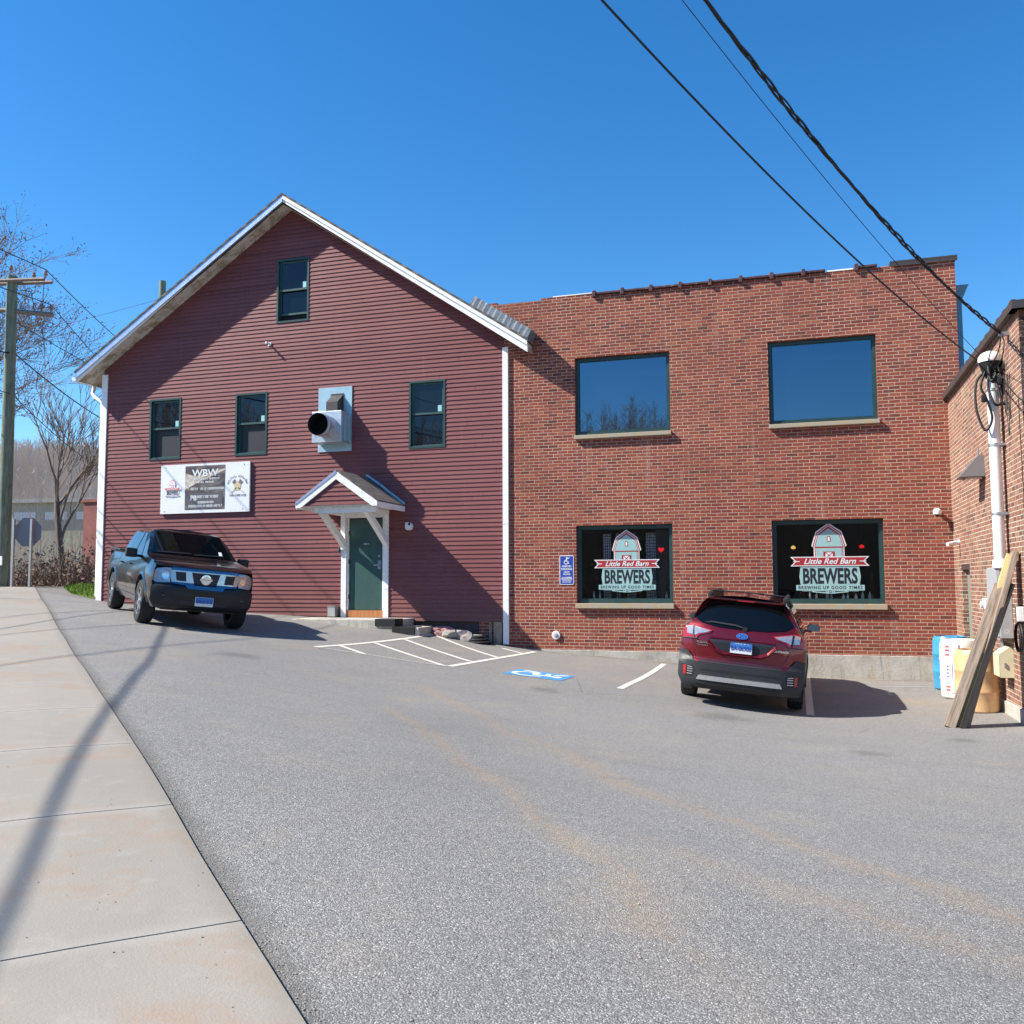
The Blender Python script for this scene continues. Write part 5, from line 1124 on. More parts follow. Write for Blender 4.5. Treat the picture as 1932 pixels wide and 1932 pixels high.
# ------------------------------------------------------------------ red wagon, seen from behind
wl4 = [Vector((x, y, gz(x, y))) for x, y in ((-1.775, 14.6), (-.175, 14.6), (-1.775, 17.35), (-.175, 17.35))]
fw = ((wl4[2] - wl4[0]) + (wl4[3] - wl4[1])); rt = ((wl4[1] - wl4[0]) + (wl4[3] - wl4[2])); upv = rt.cross(fw).normalized()
cen = sum(wl4, Vector()) / 4; fwn = (fw - upv * fw.dot(upv)).normalized(); base = cen - fwn * (2.42)
Q = quat_from(fw, upv)
car = thing('parked_car', 'crimson station wagon with grey cladding and roof rails, parked nose to the brick wall', 'car', base, rot=Q)
rows = [(.86, .28), (.905, .5), (.915, .72), (.90, .95), (.865, 1.08), (.785, 1.22), (.625, 1.50), (.54, 1.575), (.3, 1.615), (0, 1.63)]
def zt_car(y): return interp(y, [(0, 9), (2.85, 9), (2.851, 1.62), (3.0, 1.56), (3.62, 1.12), (3.75, 1.08), (4.55, .93), (4.78, .80), (4.87, .62)])
bd = Body(rows, zt_car, [(1.04, .37, .41), (3.785, .37, .41)], [.34, .48, 1.6, 2.1, 2.6, 2.85, 2.86, 3.0, 3.2, 3.4, 3.62, 3.75, 4.35, 4.5, 4.65, 4.78, 4.86], lambda y: interp(y, [(0, .95), (.34, .985), (.7, 1), (4.1, 1), (4.5, .96), (4.75, .86), (4.87, .68)]))
YV = [(.28, .05), (.34, .01), (.5, 0), (.655, 0), (.70, .045), (.95, .055), (1.10, .09), (1.2, .145), (1.5, .42), (1.57, .47), (1.63, .62)]
def rear(u, v, off=0.0): return (u, interp(v, YV) + .15 * (abs(u) / .86) ** 4 * interp(v, [(.3, 1), (1.1, 1), (1.5, 2.0)]) - off, v)
RW = [(.28, .80), (.5, .865), (.72, .875), (.95, .86), (1.08, .825), (1.22, .735), (1.50, .585), (1.575, .50), (1.615, .29), (1.63, 0)]
first = [rear(w, z) for z, w in RW]
m = bd.mesh(first=first, mi=lambda y, j: 1 if (j == 0 or (y < .64 and j < 3)) else 0)
outl = [(w, z) for z, w in RW] + [(-w, z) for z, w in RW[::-1][1:]]
m.panel(outl, rear, 0, [k * .1 - .8 for k in range(17)], [.34, .5, .655, .70, .95, 1.02, 1.1, 1.2, 1.3, 1.4, 1.5, 1.57])
m.build('body', [M['car_red'], M['clad']], car, smooth=50)
m = MB(); m.box(-.66, .66, .25, 4.7, .24, .84); m.box(-.80, .80, 1.5, 3.3, .24, .60)
for yc in (1.04, 3.785):
    for sg in (-1, 1):
        pts = [(yc + .415 * math.cos(PI * k / 12), .37 + .415 * math.sin(PI * k / 12)) for k in range(13)]
        for p, q in zip(pts[:-1], pts[1:]): m.add([(sg * .62, p[0], p[1]), (sg * .87, p[0], p[1]), (sg * .87, q[0], q[1]), (sg * .62, q[0], q[1])], [(0, 1, 2, 3)])
m.build('underbody', M['black'], car)
CU = [k * .12 - .84 for k in range(15)]; CVR = [.34, .5, .655, .70, .95, 1.1, 1.2, 1.3, 1.4, 1.5, 1.57]
m = MB(); m.panel([(-.80, .285), (.80, .285), (.875, .42), (.885, .78), (.80, .80), (.755, .79), (.66, .675), (.60, .64), (-.60, .64), (-.66, .675), (-.755, .79), (-.80, .80), (-.885, .78), (-.875, .42)], rear, .028, CU, [.34, .42, .5, .58, .655, .70])
m.panel([(-.60, .64), (.60, .64), (.575, .668), (-.575, .668)], rear, .024, CU, CVR)
m.panel([(-.60, .632), (.60, .632), (.60, .642), (-.60, .642)], lambda u, v, o=0.0: (u, rear(u, .64)[1] - .028 + (v - .632) * 2.4, .64), 0, CU)
bmp = m.build('bumper', M['clad'], car, smooth=40)
m = MB(); m.panel([(-.565, .462), (.565, .462), (.60, .398), (-.60, .398)], rear, .052, CU, CVR); m.panel([(-.565, .462), (.565, .462), (.565, .464), (-.565, .464)], lambda u, v, o=0.0: rear(u, .463, .052 if v < .463 else .028), 0, CU); m.build('skid_plate', M['silver'], bmp)
m = MB(); m.panel([(-.62, .395), (.62, .395), (.56, .29), (-.56, .29)], rear, .034, CU, [.34]); m.panel([(-.55, .56), (.55, .56), (.55, .535), (-.55, .535)], rear, .031, CU, CVR); m.build('lower_grille', M['black'], bmp)
for sg in (-1, 1):
    m = MB(); m.panel([(sg * .83, .585), (sg * .66, .585), (sg * .62, .53), (sg * .68, .43), (sg * .80, .43)], rear, .032, CU, CVR); m.panel([(sg * .665, .56), (sg * .74, .57), (sg * .74, .56), (sg * .665, .55)], rear, .036, CU, CVR, 1)
    for zz in (.525, .49, .455): m.panel([(sg * .655, zz + .01), (sg * .74, zz + .012), (sg * .74, zz), (sg * .665, zz)], rear, .036, CU, CVR, 1)
    m.build('bumper_vent', [M['black'], M['silver']], bmp)
    m = MB(); m.panel([(sg * .755, .58), (sg * .80, .575), (sg * .795, .445), (sg * .755, .44)], rear, .040, CU, CVR); m.build('reflector', M['lens_red'], bmp)
m = MB(); CV = [1.2, 1.25, 1.3, 1.35, 1.4, 1.45, 1.5]
m.panel([(-.70, 1.262), (-.60, 1.205), (-.35, 1.165), (0, 1.155), (.35, 1.165), (.60, 1.205), (.70, 1.262), (.66, 1.32), (.535, 1.525), (.30, 1.535), (0, 1.54), (-.30, 1.535), (-.535, 1.525), (-.66, 1.32)], rear, .010, CU, CV)
gl_ = m.build('rear_window', M['car_glass'], car, smooth=60)
m = MB(); m.panel([(-.56, 1.21), (-.45, 1.24), (-.1, 1.225), (.03, 1.19), (.03, 1.175), (-.1, 1.20), (-.45, 1.222)], rear, .03, CU, CVR); m.lathe([(.035, 0), (.03, .03)], (.03, .10, 1.17), 'y', 12); m.build('wiper', M['black'], gl_)
m = MB(); m.box(-.535, .535, .37, .62, 1.555, 1.585, bev=.012); m.add([(-.52, .372, 1.56), (.52, .372, 1.56), (.53, .45, 1.538), (-.53, .45, 1.538)], [(0, 1, 2, 3)]); m.build('spoiler', M['car_red'], car, smooth=40)
m = MB(); m.panel([(-.12, 1.552), (.12, 1.552), (.12, 1.568), (-.12, 1.568)], lambda u, v, o=0.0: (u, .366, v)); m.build('brake_light', M['lens_red'], car)
for sg in (-1, 1):
    LP = [(sg * a, b) for a, b in ((.845, .965), (.855, 1.06), (.80, 1.15), (.71, 1.166), (.55, 1.135), (.42, 1.112), (.467, 1.068), (.60, 1.03), (.634, 1.0), (.634, .975))]
    m = MB(); m.panel(LP, rear, .014, CU, CVR); tl = m.build('tail_light', M['lens_red'], car, smooth=50)
    m = MB(); m.panel([(sg * a, b) for a, b in ((.79, 1.03), (.80, 1.135), (.71, 1.152), (.55, 1.122), (.45, 1.104), (.50, 1.075), (.62, 1.045), (.66, 1.02))], rear, .020, CU, CVR); m.build('lens', M['lens_clear'], tl)
    m = MB(); m.panel([(sg * a, b) for a, b in ((.675, .975), (.700, .975), (.715, 1.15), (.69, 1.155))], rear, .023, CU, CVR); m.panel([(sg * a, b) for a, b in ((.63, .972), (.84, .962), (.84, .972), (.63, .984))], rear, .023, CU, CVR); m.build('lamp_divider', M['black'], tl)
# tailgate relief
m = MB(); m.panel([(-.44, .985), (.44, .985), (.40, .93), (.33, .865), (.24, .835), (-.24, .835), (-.33, .865), (-.40, .93)], rear, .004, CU, CVR); m.build('plate_recess', M['ink'], car)
def led(u, v, off=0.0): p = rear(u, v); return (p[0], p[1] - off, p[2])
m = MB()
lg = [(-.46, .975), (-.36, .868), (-.25, .828), (.25, .828), (.36, .868), (.46, .975)]
for a, b in zip(lg[:-1], lg[1:]):
    m.add([led(*a, .004), led(*b, .004), led(b[0] * 1.03, b[1] - .035, .045), led(a[0] * 1.03, a[1] - .035, .045), led(b[0] * 1.04, b[1] - .06, .004), led(a[0] * 1.04, a[1] - .06, .004)], [(0, 1, 2, 3), (3, 2, 4, 5)])
m.add([led(-.46, .992, .004), led(.46, .992, .004), led(.45, 1.008, .022), led(-.45, 1.008, .022), led(.45, 1.035, .003), led(-.45, 1.035, .003)], [(0, 1, 2, 3), (3, 2, 4, 5)])
m.build('tailgate_ledge', M['car_red'], car)
m = MB()
for sg in (-1, 1):
    for a, b in zip([(.635, .97), (.66, .88), (.60, .74), (.55, .685)][:-1], [(.635, .97), (.66, .88), (.60, .74), (.55, .685)][1:]): m.panel(bar((sg * a[0], a[1]), (sg * b[0], b[1]), .010), rear, .003, CU, CVR)
    m.panel(bar((sg * .70, 1.25), (sg * .845, 1.155), .008), rear, .004, CU, CVR)
m.panel(bar((-.56, .683), (.56, .683), .014), rear, .004, CU, CVR); m.build('panel_gap', M['ink'], car)
m = MB(); m.box(-.165, .165, .012, .040, .815, .982, bev=.004); pl = m.build('licence_plate', M['black'], car)
RP = lambda u, v, off=0.0: (u, .011 - off, v)
m = MB(); m.panel([(-.150, .825), (.150, .825), (.150, .975), (-.150, .975)], RP, 0, mi=1); m.panel([(-.150, .895), (.150, .895), (.150, .975), (-.150, .975)], RP, .001, mi=0); put_text(m, 'BA-06906', RP, 0, .893, .095, 2, .003, width=.275, bold=.002); scribble(m, RP, -.09, .09, .963, .012, 1, .003, 3); m.build('plate_face', [M['plate_blue'], M['dec_white'], M['sign_blue']], pl)
m = MB(); EP = lambda u, v, off=0.0: rear(u, v, off)
m.panel(ell(0, 1.068, .082, .042, 24), EP, .018, mi=0); m.panel(ell(0, 1.068, .073, .034, 24), EP, .021, mi=1)
for a, b, s_ in ((-.036, 1.072, .024), (-.002, 1.087, .014), (.024, 1.078, .014), (.048, 1.072, .013), (.004, 1.056, .014), (.032, 1.054, .014)):
    st_ = []
    for k in range(8): rr_ = s_ if k % 2 == 0 else s_ * .45; st_.append((a + rr_ * math.cos(PI * k / 4), b + rr_ * math.sin(PI * k / 4)))
    m.panel(st_, EP, .024, mi=0)
m.build('emblem', [M['chrome'], M['sign_blue']], car)
m = MB(); put_text(m, 'SUBARU', EP, -.55, .925, .04, 0, .014, width=.17, bold=.002); scribble(m, EP, -.62, -.48, .888, .018, 0, .014, 12); put_text(m, 'OUTBACK', EP, .55, .905, .04, 0, .014, width=.21, bold=.002); m.build('badge', M['chrome'], car)
# sides
for sg in (-1, 1):
    S_ = bd.side(sg)
    m = MB(); m.panel([(.62, 1.16), (3.35, 1.14), (2.75, 1.50), (1.2, 1.52), (.78, 1.47)], S_, .006, [q * .25 for q in range(3, 14)], [1.22, 1.3, 1.4, 1.5]); m.build('side_window', M['car_glass'], car)
    m = MB(); pts = [(yc_, zz_) for yc_, zz_ in [(1.04 + .41 * math.cos(PI * k / 16), .37 + .41 * math.sin(PI * k / 16)) for k in range(17)]]
    for yc in (1.04, 3.785):
        P0 = [(yc + .412 * math.cos(PI * k / 16), .37 + .412 * math.sin(PI * k / 16)) for k in range(17)]; P1 = [(yc + .475 * math.cos(PI * k / 16), .37 + .475 * math.sin(PI * k / 16)) for k in range(17)]
        for k in range(16): m.add([S_(*P0[k], .018), S_(*P0[k + 1], .018), S_(*P1[k + 1], .012), S_(*P1[k], .012), S_(*P1[k + 1], -.01), S_(*P1[k], -.01)], [(0, 1, 2, 3), (3, 2, 4, 5)])
    m.box(sg * .86, sg * .93, 1.52, 3.3, .28, .46); m.build('wheel_arch_trim', M['clad'], car)
    m = MB(); m.lathe([(.0, -.07), (.055, -.06), (.085, -.02), (.08, .02), (.04, .055), (0, .06)], (sg * 1.0, 3.12, 1.12), 'y', 20, T=lambda x, y, z: (sg * 1.0 + (x - sg * 1.0) * 1.3, y, 1.12 + max(-.062, min(.062, (z - 1.12) * 1.0)))); m.box(sg * .82, sg * .98, 3.07, 3.15, 1.035, 1.085, bev=.01); mr_ = m.build('wing_mirror', M['car_red'], car, smooth=50)
    m = MB(); m.panel([(sg * .905, 1.075), (sg * 1.085, 1.068), (sg * 1.10, 1.12), (sg * 1.075, 1.17), (sg * .93, 1.172), (sg * .90, 1.13)], lambda u, v, o=0.0: (u, 3.045, v)); m.build('mirror_glass', M['glass_mirror'], mr_)
    m = MB(); m.tube([(sg * .545, .72, 1.60), (sg * .55, .80, 1.635), (sg * .555, 1.1, 1.645), (sg * .555, 2.3, 1.645), (sg * .55, 2.62, 1.635), (sg * .54, 2.75, 1.59)], .024, 8)
    m.box(sg * .535, sg * .565, .95, 2.5, 1.575, 1.625); m.box(sg * .515, sg * .585, .70, .98, 1.57, 1.65, bev=.015); m.box(sg * .515, sg * .585, 2.55, 2.75, 1.57, 1.64, bev=.015); m.build('roof_rail', M['clad'], car, smooth=40)
    for y in (1.04, 3.785): wheel(car, sg * .785, y, .355, .355, .225, sg)
    m = MB(); m.box(sg * .70, sg * .87, .60, .62, .17, .42); m.build('mud_flap', M['black'], car)
m = MB(); m.tube([(-.55, 1.0, 1.662), (0, 1.0, 1.674), (.55, 1.0, 1.662)], .011, 8); m.build('crossbar', M['clad'], car)
m = MB(); m.add([(-.02, .78, 1.622), (.02, .78, 1.622), (.025, .98, 1.622), (-.025, .98, 1.622), (0, .79, 1.70), (0, .83, 1.70)], [(0, 1, 4), (1, 2, 5, 4), (2, 3, 5), (3, 0, 4, 5)]); m.build('antenna', M['car_red'], car)

# ------------------------------------------------------------------ black pickup, seen from the front
FRw = Vector((-11.24, 13.65)); RRw = Vector((-13.64, 15.72)); f2 = (FRw - RRw).normalized(); n2 = Vector((-f2.y, f2.x))      # n2: to the truck's left
pc = FRw + n2 * .79 ; rc = pc - f2 * 3.2
g4 = [Vector((*q, gz(*q))) for q in (pc + n2 * .79, pc - n2 * .79, rc + n2 * .79, rc - n2 * .79)]
fw = (g4[0] - g4[2]) + (g4[1] - g4[3]); rt = (g4[1] - g4[0]) + (g4[3] - g4[2]); upv = rt.cross(fw).normalized()
base = (g4[0] + g4[1]) / 2
truck = thing('pickup_truck', 'black crew-cab pickup with chrome grille facing the lot, parked before the red barn', 'pickup truck', base, rot=quat_from(fw, upv))
rows = [(.84, .34), (.90, .52), (.92, .80), (.905, .98), (.87, 1.10), (.80, 1.28), (.68, 1.62), (.58, 1.70), (.3, 1.735), (0, 1.745)]
def zt_tr(y): return interp(y, [(-4.35, 1.23), (-2.86, 1.23), (-2.82, 1.25), (-2.62, 1.71), (-2.61, 9), (-1.22, 9), (-1.2, 1.71), (-1.1, 1.68), (-.36, 1.235), (-.2, 1.205), (.55, 1.13), (.78, 1.03), (.88, .80)])
tb = Body(rows, zt_tr, [(0, .40, .46), (-3.2, .40, .46)], [-4.33, -4.25, -3.9, -2.86, -2.82, -2.7, -2.62, -2.6, -2.0, -1.5, -1.23, -1.2, -1.1, -.8, -.55, -.36, -.2, .55, .64, .72], lambda y: interp(y, [(-4.35, .97), (-4.0, 1), (.3, 1), (.6, .975), (.76, .93)]))
FV = [(.34, .80), (.42, .87), (.70, .89), (.76, .86), (.80, .83), (1.0, .81), (1.045, .79), (1.07, .74), (1.10, .66)]
def front(u, v, off=0.0): return (-u, interp(v, FV) - .17 * (abs(u) / .86) ** 3 + off, v)     # u: viewer's right is the truck's left
FW_ = [(.34, .78), (.52, .85), (.80, .86), (.98, .84), (1.035, .80), (1.06, .70), (1.075, .5), (1.085, .35), (1.09, .2), (1.095, 0)]
last = [(w, front(w, z)[1], z) for z, w in FW_]
m = tb.mesh(last=last)
outl = [(w, z) for z, w in FW_] + [(-w, z) for z, w in FW_[::-1][1:]]
m.panel(outl, front, 0, [k * .1 - .8 for k in range(17)], [.42, .7, .76, .8, .9, 1.0, 1.045, 1.07])
m.add([(.8, -4.34, .5), (-.8, -4.34, .5), (-.86, -4.34, 1.2), (.86, -4.34, 1.2)], [(0, 1, 2, 3)])
m.build('body', M['car_black'], truck, smooth=42)
m = MB(); m.box(-.64, .64, -4.2, .6, .30, .92); m.box(-.8, .8, -2.6, -.6, .36, .6)
for yc in (0, -3.2):
    for sg in (-1, 1):
        pts = [(yc + .465 * math.cos(PI * k / 12), .40 + .465 * math.sin(PI * k / 12)) for k in range(13)]
        for p, q in zip(pts[:-1], pts[1:]): m.add([(sg * .6, p[0], p[1]), (sg * .87, p[0], p[1]), (sg * .87, q[0], q[1]), (sg * .6, q[0], q[1])], [(0, 1, 2, 3)])
m.build('underbody', M['black'], truck)
for sg in (-1, 1):
    for y in (0, -3.2): wheel(truck, sg * .80, y, .385, .385, .255, sg, 6, .62)
UU = [k * .12 - .84 for k in range(15)]; VV = [.42, .70, .76, .80, 1.0, 1.045, 1.07]
m = MB(); m.panel([(-.80, .36), (.80, .36), (.87, .46), (.875, .70), (.80, .735), (.34, .725), (.30, .69), (-.30, .69), (-.34, .725), (-.80, .735), (-.875, .70), (-.87, .46)], front, .035, UU, VV)
m.panel([(-.30, .69), (.30, .69), (.34, .725), (.80, .735), (-.80, .735), (-.34, .725)][:4] + [], front, .02, UU, VV) if False else None
fb_ = m.build('bumper', M['black'], truck, smooth=40)
m = MB(); m.panel([(-.42, .50), (.42, .50), (.36, .385), (-.36, .385)], front, .039, UU, VV); m.panel([(-.55, .64), (-.20, .64), (-.20, .575), (-.52, .575)], front, .039, UU, VV); m.panel([(.55, .64), (.20, .64), (.20, .575), (.52, .575)], front, .039, UU, VV); m.build('air_intake', M['ink'], fb_)
for sg in (-1, 1):
    m = MB(); q = front(sg * .66, .575, .03); m.lathe([(.045, 0), (.045, .012), (.03, .008), (0, .008)], q, 'y', 18); m.build('fog_lamp', M['car_glass'], fb_, smooth=30)
m = MB(); m.panel([(-.56, 1.045), (.56, 1.045), (.60, .99), (.56, .775), (.34, .755), (.30, .70), (-.30, .70), (-.34, .755), (-.56, .775), (-.60, .99)], front, .022, UU, VV)
gr_ = m.build('grille', M['grille_chrome'], truck)
m = MB()
for P in ([(-.245, .985), (.245, .985), (.185, .765), (-.185, .765)], [(-.515, .975), (-.345, .98), (-.325, .82), (-.485, .825)], [(.515, .975), (.345, .98), (.325, .82), (.485, .825)]): m.panel(P, front, .026, UU, VV)
m.build('grille_opening', M['ink'], gr_)
m = MB()
for P in ([(-.60, 1.0), (-.60, .99)],): pass
q = front(0, .875, .035); m.lathe([(.088, 0), (.088, .014), (.070, .016), (.070, .006)], (q[0], q[1], q[2]), 'y', 28); m.box(-.105, .105, q[1] + .008, q[1] + .022, .857, .893); m.build('emblem', M['chrome'], gr_, smooth=30)
TB_ = lambda u, v, off=0.0: (-u, q[1] + .022 + off, v)
m = MB(); put_text(m, 'NISSAN', TB_, 0, .875, .03, 0, .001, width=.17); m.build('emblem_lettering', M['ink'], gr_)
for sg in (-1, 1):
    m = MB(); m.panel([(sg * a, b) for a, b in ((.585, 1.03), (.70, 1.03), (.80, 1.005), (.865, .95), (.86, .80), (.80, .765), (.585, .78))], front, .024, UU, VV); hl = m.build('headlight', M['lens_clear'], truck, smooth=40)
    m = MB(); m.panel(ell(sg * .665, .90, .058, .07, 16), front, .029, UU, VV, 0); m.panel([(sg * a, b) for a, b in ((.80, .965), (.85, .93), (.85, .85), (.80, .83))], front, .029, UU, VV, 1); m.build('lamp_reflector', [M['chrome'], M['lens_amber']], hl)
m = MB(); q0 = front(0, .50, .055); m.box(-.155, .155, q0[1] - .01, q0[1] + .004, .415, .575, bev=.004); pl = m.build('licence_plate', M['dec_white'], truck)
TQ = lambda u, v, off=0.0: (-u + 0, q0[1] + .0045 + off, v)
m = MB(); m.panel([(-.148, .47), (.148, .47), (.148, .57), (-.148, .57)], TQ, .0, mi=0); scribble(m, TQ, -.13, .13, .495, .07, 1, .002, 31); m.build('plate_face', [M['plate_blue'], M['sign_blue']], pl)
# glass
WS = lambda u, v, off=0.0: (-u, -.36 - (v - 1.235) * (.74 / .445) + .0, v + off)
m = MB(); m.panel([(-.72, 1.255), (.72, 1.255), (.60, 1.66), (.3, 1.668), (-.3, 1.668), (-.60, 1.66)], WS, .009, UU); ws_ = m.build('windscreen', M['car_glass'], truck)
m = MB()
for a, b in (((-.62, 1.27), (-.02, 1.285)), ((.02, 1.27), (.58, 1.29))): m.panel(bar(a, b, .018), WS, .02)
m.build('wiper', M['black'], ws_)
for sg in (-1, 1):
    S_ = tb.side(sg)
    m = MB(); m.panel([(-.70, 1.17), (-1.48, 1.17), (-1.48, 1.64), (-1.28, 1.64)], S_, .006, [], [1.28, 1.4, 1.5, 1.62]); m.build('side_window', M['car_glass'], truck)
    m = MB(); m.panel([(-1.56, 1.17), (-2.40, 1.17), (-2.36, 1.5), (-2.30, 1.63), (-1.56, 1.64)], S_, .006, [], [1.28, 1.4, 1.5, 1.62]); m.build('side_window', M['car_glass'], truck)
    m = MB()
    for y in (-.62, -1.52, -2.50): m.panel([(y, .45), (y + .012, .45), (y + .012, 1.12), (y, 1.12)], S_, .003, [], [.52, .8, .98, 1.1])
    m.panel([(-.62, .44), (-2.5, .44), (-2.5, .452), (-.62, .452)], S_, .003); m.panel([(-2.80, .5), (-2.83, .5), (-2.83, 1.22), (-2.80, 1.22)], S_, .004, [], [.52, .8, .98, 1.1]); m.build('panel_gap', M['ink'], truck)
    m = MB()
    for y in (-1.38, -2.38): m.box(sg * .905, sg * .94, y - .09, y + .09, .985, 1.015, bev=.006)
    m.build('door_handle', M['car_black'], truck)
    for yc in (0, -3.2):
        m = MB(); P0 = [(yc + .462 * math.cos(PI * k / 16), .40 + .462 * math.sin(PI * k / 16)) for k in range(17)]; P1 = [(yc + .515 * math.cos(PI * k / 16), .40 + .515 * math.sin(PI * k / 16)) for k in range(17)]
        for k in range(16): m.add([S_(*P0[k], .022), S_(*P0[k + 1], .022), S_(*P1[k + 1], .004), S_(*P1[k], .004), S_(*P1[k + 1], -.01), S_(*P1[k], -.01), S_(*P0[k], -.03), S_(*P0[k + 1], -.03)], [(0, 1, 2, 3), (3, 2, 4, 5), (0, 6, 7, 1)])
        m.build('wheel_arch_flare', M['car_black'], truck)
    m = MB(); m.box(sg * .93, sg * 1.13, -.78, -.62, 1.13, 1.30, bev=.035); m.box(sg * .83, sg * .95, -.74, -.68, 1.14, 1.19, bev=.01); mr_ = m.build('wing_mirror', M['black'], truck, smooth=50)
    m = MB(); m.box(sg * .95, sg * 1.11, -.79, -.781, 1.15, 1.28); m.build('mirror_glass', M['glass_mirror'], mr_)
    m = MB(); m.box(sg * .80, sg * .90, -4.28, -2.86, 1.22, 1.255, bev=.008); m.build('bed_rail', M['car_black'], truck)
m = MB(); m.tube([(.3, .6, .42), (-.1, .62, .40), (-.5, .6, .42)], .03, 8); m.box(-.5, .5, .1, .2, .28, .36); m.build('axle', M['steel'], truck)
# small stickers on the windscreen
m = MB(); m.panel([(.50, 1.30), (.56, 1.30), (.56, 1.37), (.50, 1.37)], WS, .014); m.build('sticker', M['label_w'], ws_)

# ================================================================== poles, wires, street sign
def line3(P, n=24, sag=0):
    a, b = Vector(P[0]), Vector(P[1]); return [a.lerp(b, k / n) + Vector((0, 0, -sag * 4 * (k / n) * (1 - k / n))) for k in range(n + 1)]
pole = thing('utility_pole', 'greenish wooden utility pole with two crossarms at the left edge beyond the sidewalk', 'utility pole', (-21.45, 20.3, -.1))
m = MB(); m.tube([(-21.62, 20.42, -.3), (-21.45, 20.25, 4), (-21.22, 19.98, 8.75)], [.185, .165, .135], 16); m.build('post', M['pole_wood'], pole, smooth=50)
m = MB(); 
for dy in (-.14, .14): m.tube([(-23.4, 19.2 + dy, 8.28 + .2), (-20.25, 20.30 + dy, 8.62)], .055, 4)
a1 = m.build('crossarm', M['arm_wood'], pole)
m = MB(); m.tube([(-23.6, 19.5, 8.05), (-20.08, 20.33, 7.62)], .07, 4); a2 = m.build('crossarm', M['arm_wood'], pole)
m = MB()
for x, y, z in ((-20.3, 20.25, 8.68), (-20.62, 20.15, 8.64), (-21.25, 19.95, 8.85), (-22.9, 19.4, 8.42), (-20.15, 20.33, 7.70), (-20.45, 20.28, 7.74), (-23.2, 19.6, 8.1)): m.lathe([(.02, 0), (.02, .08), (.055, .09), (.06, .13), (.035, .15), (.045, .18), (.02, .22), (0, .23)], (x, y, z), 'z', 10)
m.build('insulator', M['insul'], pole, smooth=40)
m = MB(); m.tube([(-21.0, 20.05, 8.35), (-20.7, 20.15, 8.3), (-20.6, 20.2, 7.75)], .012, 5); m.tube(catm([(-20.35, 20.2, 8.95), (-20.2, 20.1, 8.6), (-20.4, 20.3, 7.9), (-20.15, 20.35, 7.9)]), .010, 5); m.build('jumper_wire', M['cable'], pole)
m = MB(); m.box(-21.47, -21.25, 20.02, 20.05, .55, .80); m.build('tag', M['label_w'], pole)
stub = thing('utility_pole', 'top of a distant wooden pole poking above the left slope of the barn roof', 'utility pole', (-29.66, 36.8, -1)); m = MB(); m.tube([(-29.66, 36.8, -1), (-29.66, 36.8, 14.85)], [.22, .16], 12); m.build('post', M['pole_wood'], stub, smooth=50)
m = MB(); m.lathe([(.05, 0), (.06, .1), (.03, .2)], (-29.95, 36.7, 13.7), 'z', 8); m.tube([(-29.66, 36.75, 13.75), (-29.95, 36.7, 13.75)], .03, 5); m.build('insulator', M['insul'], stub)
def wire(name, pts, r, mat, label, cat, group=None, n=6):
    m = MB(); m.tube(catm(pts, 10), r, n); return props(m.build(name, M[mat], smooth=60), label, cat, group)
def straight(P, n=14, sag=.0):
    out = []
    for (p, q), sg_ in zip(zip(P[:-1], P[1:]), sag if isinstance(sag, (list, tuple)) else [sag] * 9):
        p, q = Vector(p), Vector(q); out += [p.lerp(q, k / n) - Vector((0, 0, sg_ * 4 * (k / n) * (1 - k / n))) for k in range(n)]
    return out + [Vector(P[-1])]
def wire(name, pts, r, mat, label, cat, group=None, n=6, sag=.15):
    m = MB(); m.tube(straight(pts, 14, sag), r, n); return props(m.build(name, M[mat], smooth=60), label, cat, group)
wire('power_line', [(-14.0, -14, 8.9), (-20.3, 20.25, 8.93), (-29.5, 38.0, 9.9)], .014, 'wire', 'upper power line from the near crossarm end down behind the barn roof', 'wire', sag=[.55, .25])
wire('power_line', [(-20.0, -14, 9.0), (-22.9, 19.4, 8.66), (-30.2, 36.5, 9.3)], .014, 'wire', 'second power line running just below the upper one', 'wire', sag=[.5, .2])
wire('power_line', [(-17.4, -14, 8.2), (-20.15, 20.33, 7.92), (-29.4, 36.0, 8.3)], .013, 'wire', 'lowest of the three power lines, from the lower crossarm', 'wire', sag=[.5, .2])
wire('phone_cable', [(-29.0, -8.0, 6.6), (-21.2, 20.15, 6.55), (-28.5, 32.5, 6.9)], .020, 'cable', 'thick black cable leaving the pole below its crossarms', 'cable', sag=[.5, .15])
wire('street_cable', [(-2.0, -7.74, 3.80), (-8.88, .28, 4.89), (-17.44, 10.3, 6.25), (-26.0, 20.3, 7.61)], .022, 'cable', 'cable above the left street side that throws the long shadow over the sidewalk', 'cable', sag=[0, 0, 0])
wire('phone_cable', [(-9.0, -13, 5.0), (-21.3, 20.2, 5.4), (-29.0, 31.5, 5.3)], .013, 'cable', 'thin lower cable crossing the small bare tree', 'cable', sag=[.5, .1])
wire('far_wire', [(-42, 31, 10.0), (-29.95, 36.7, 13.9)], .009, 'wire', 'very thin wire rising to the distant pole above the roof', 'wire')
wire('far_wire', [(-42, 30, 7.4), (-29.7, 36.5, 11.9)], .009, 'wire', 'very thin wire below the other one reaching the barn roof edge', 'wire')
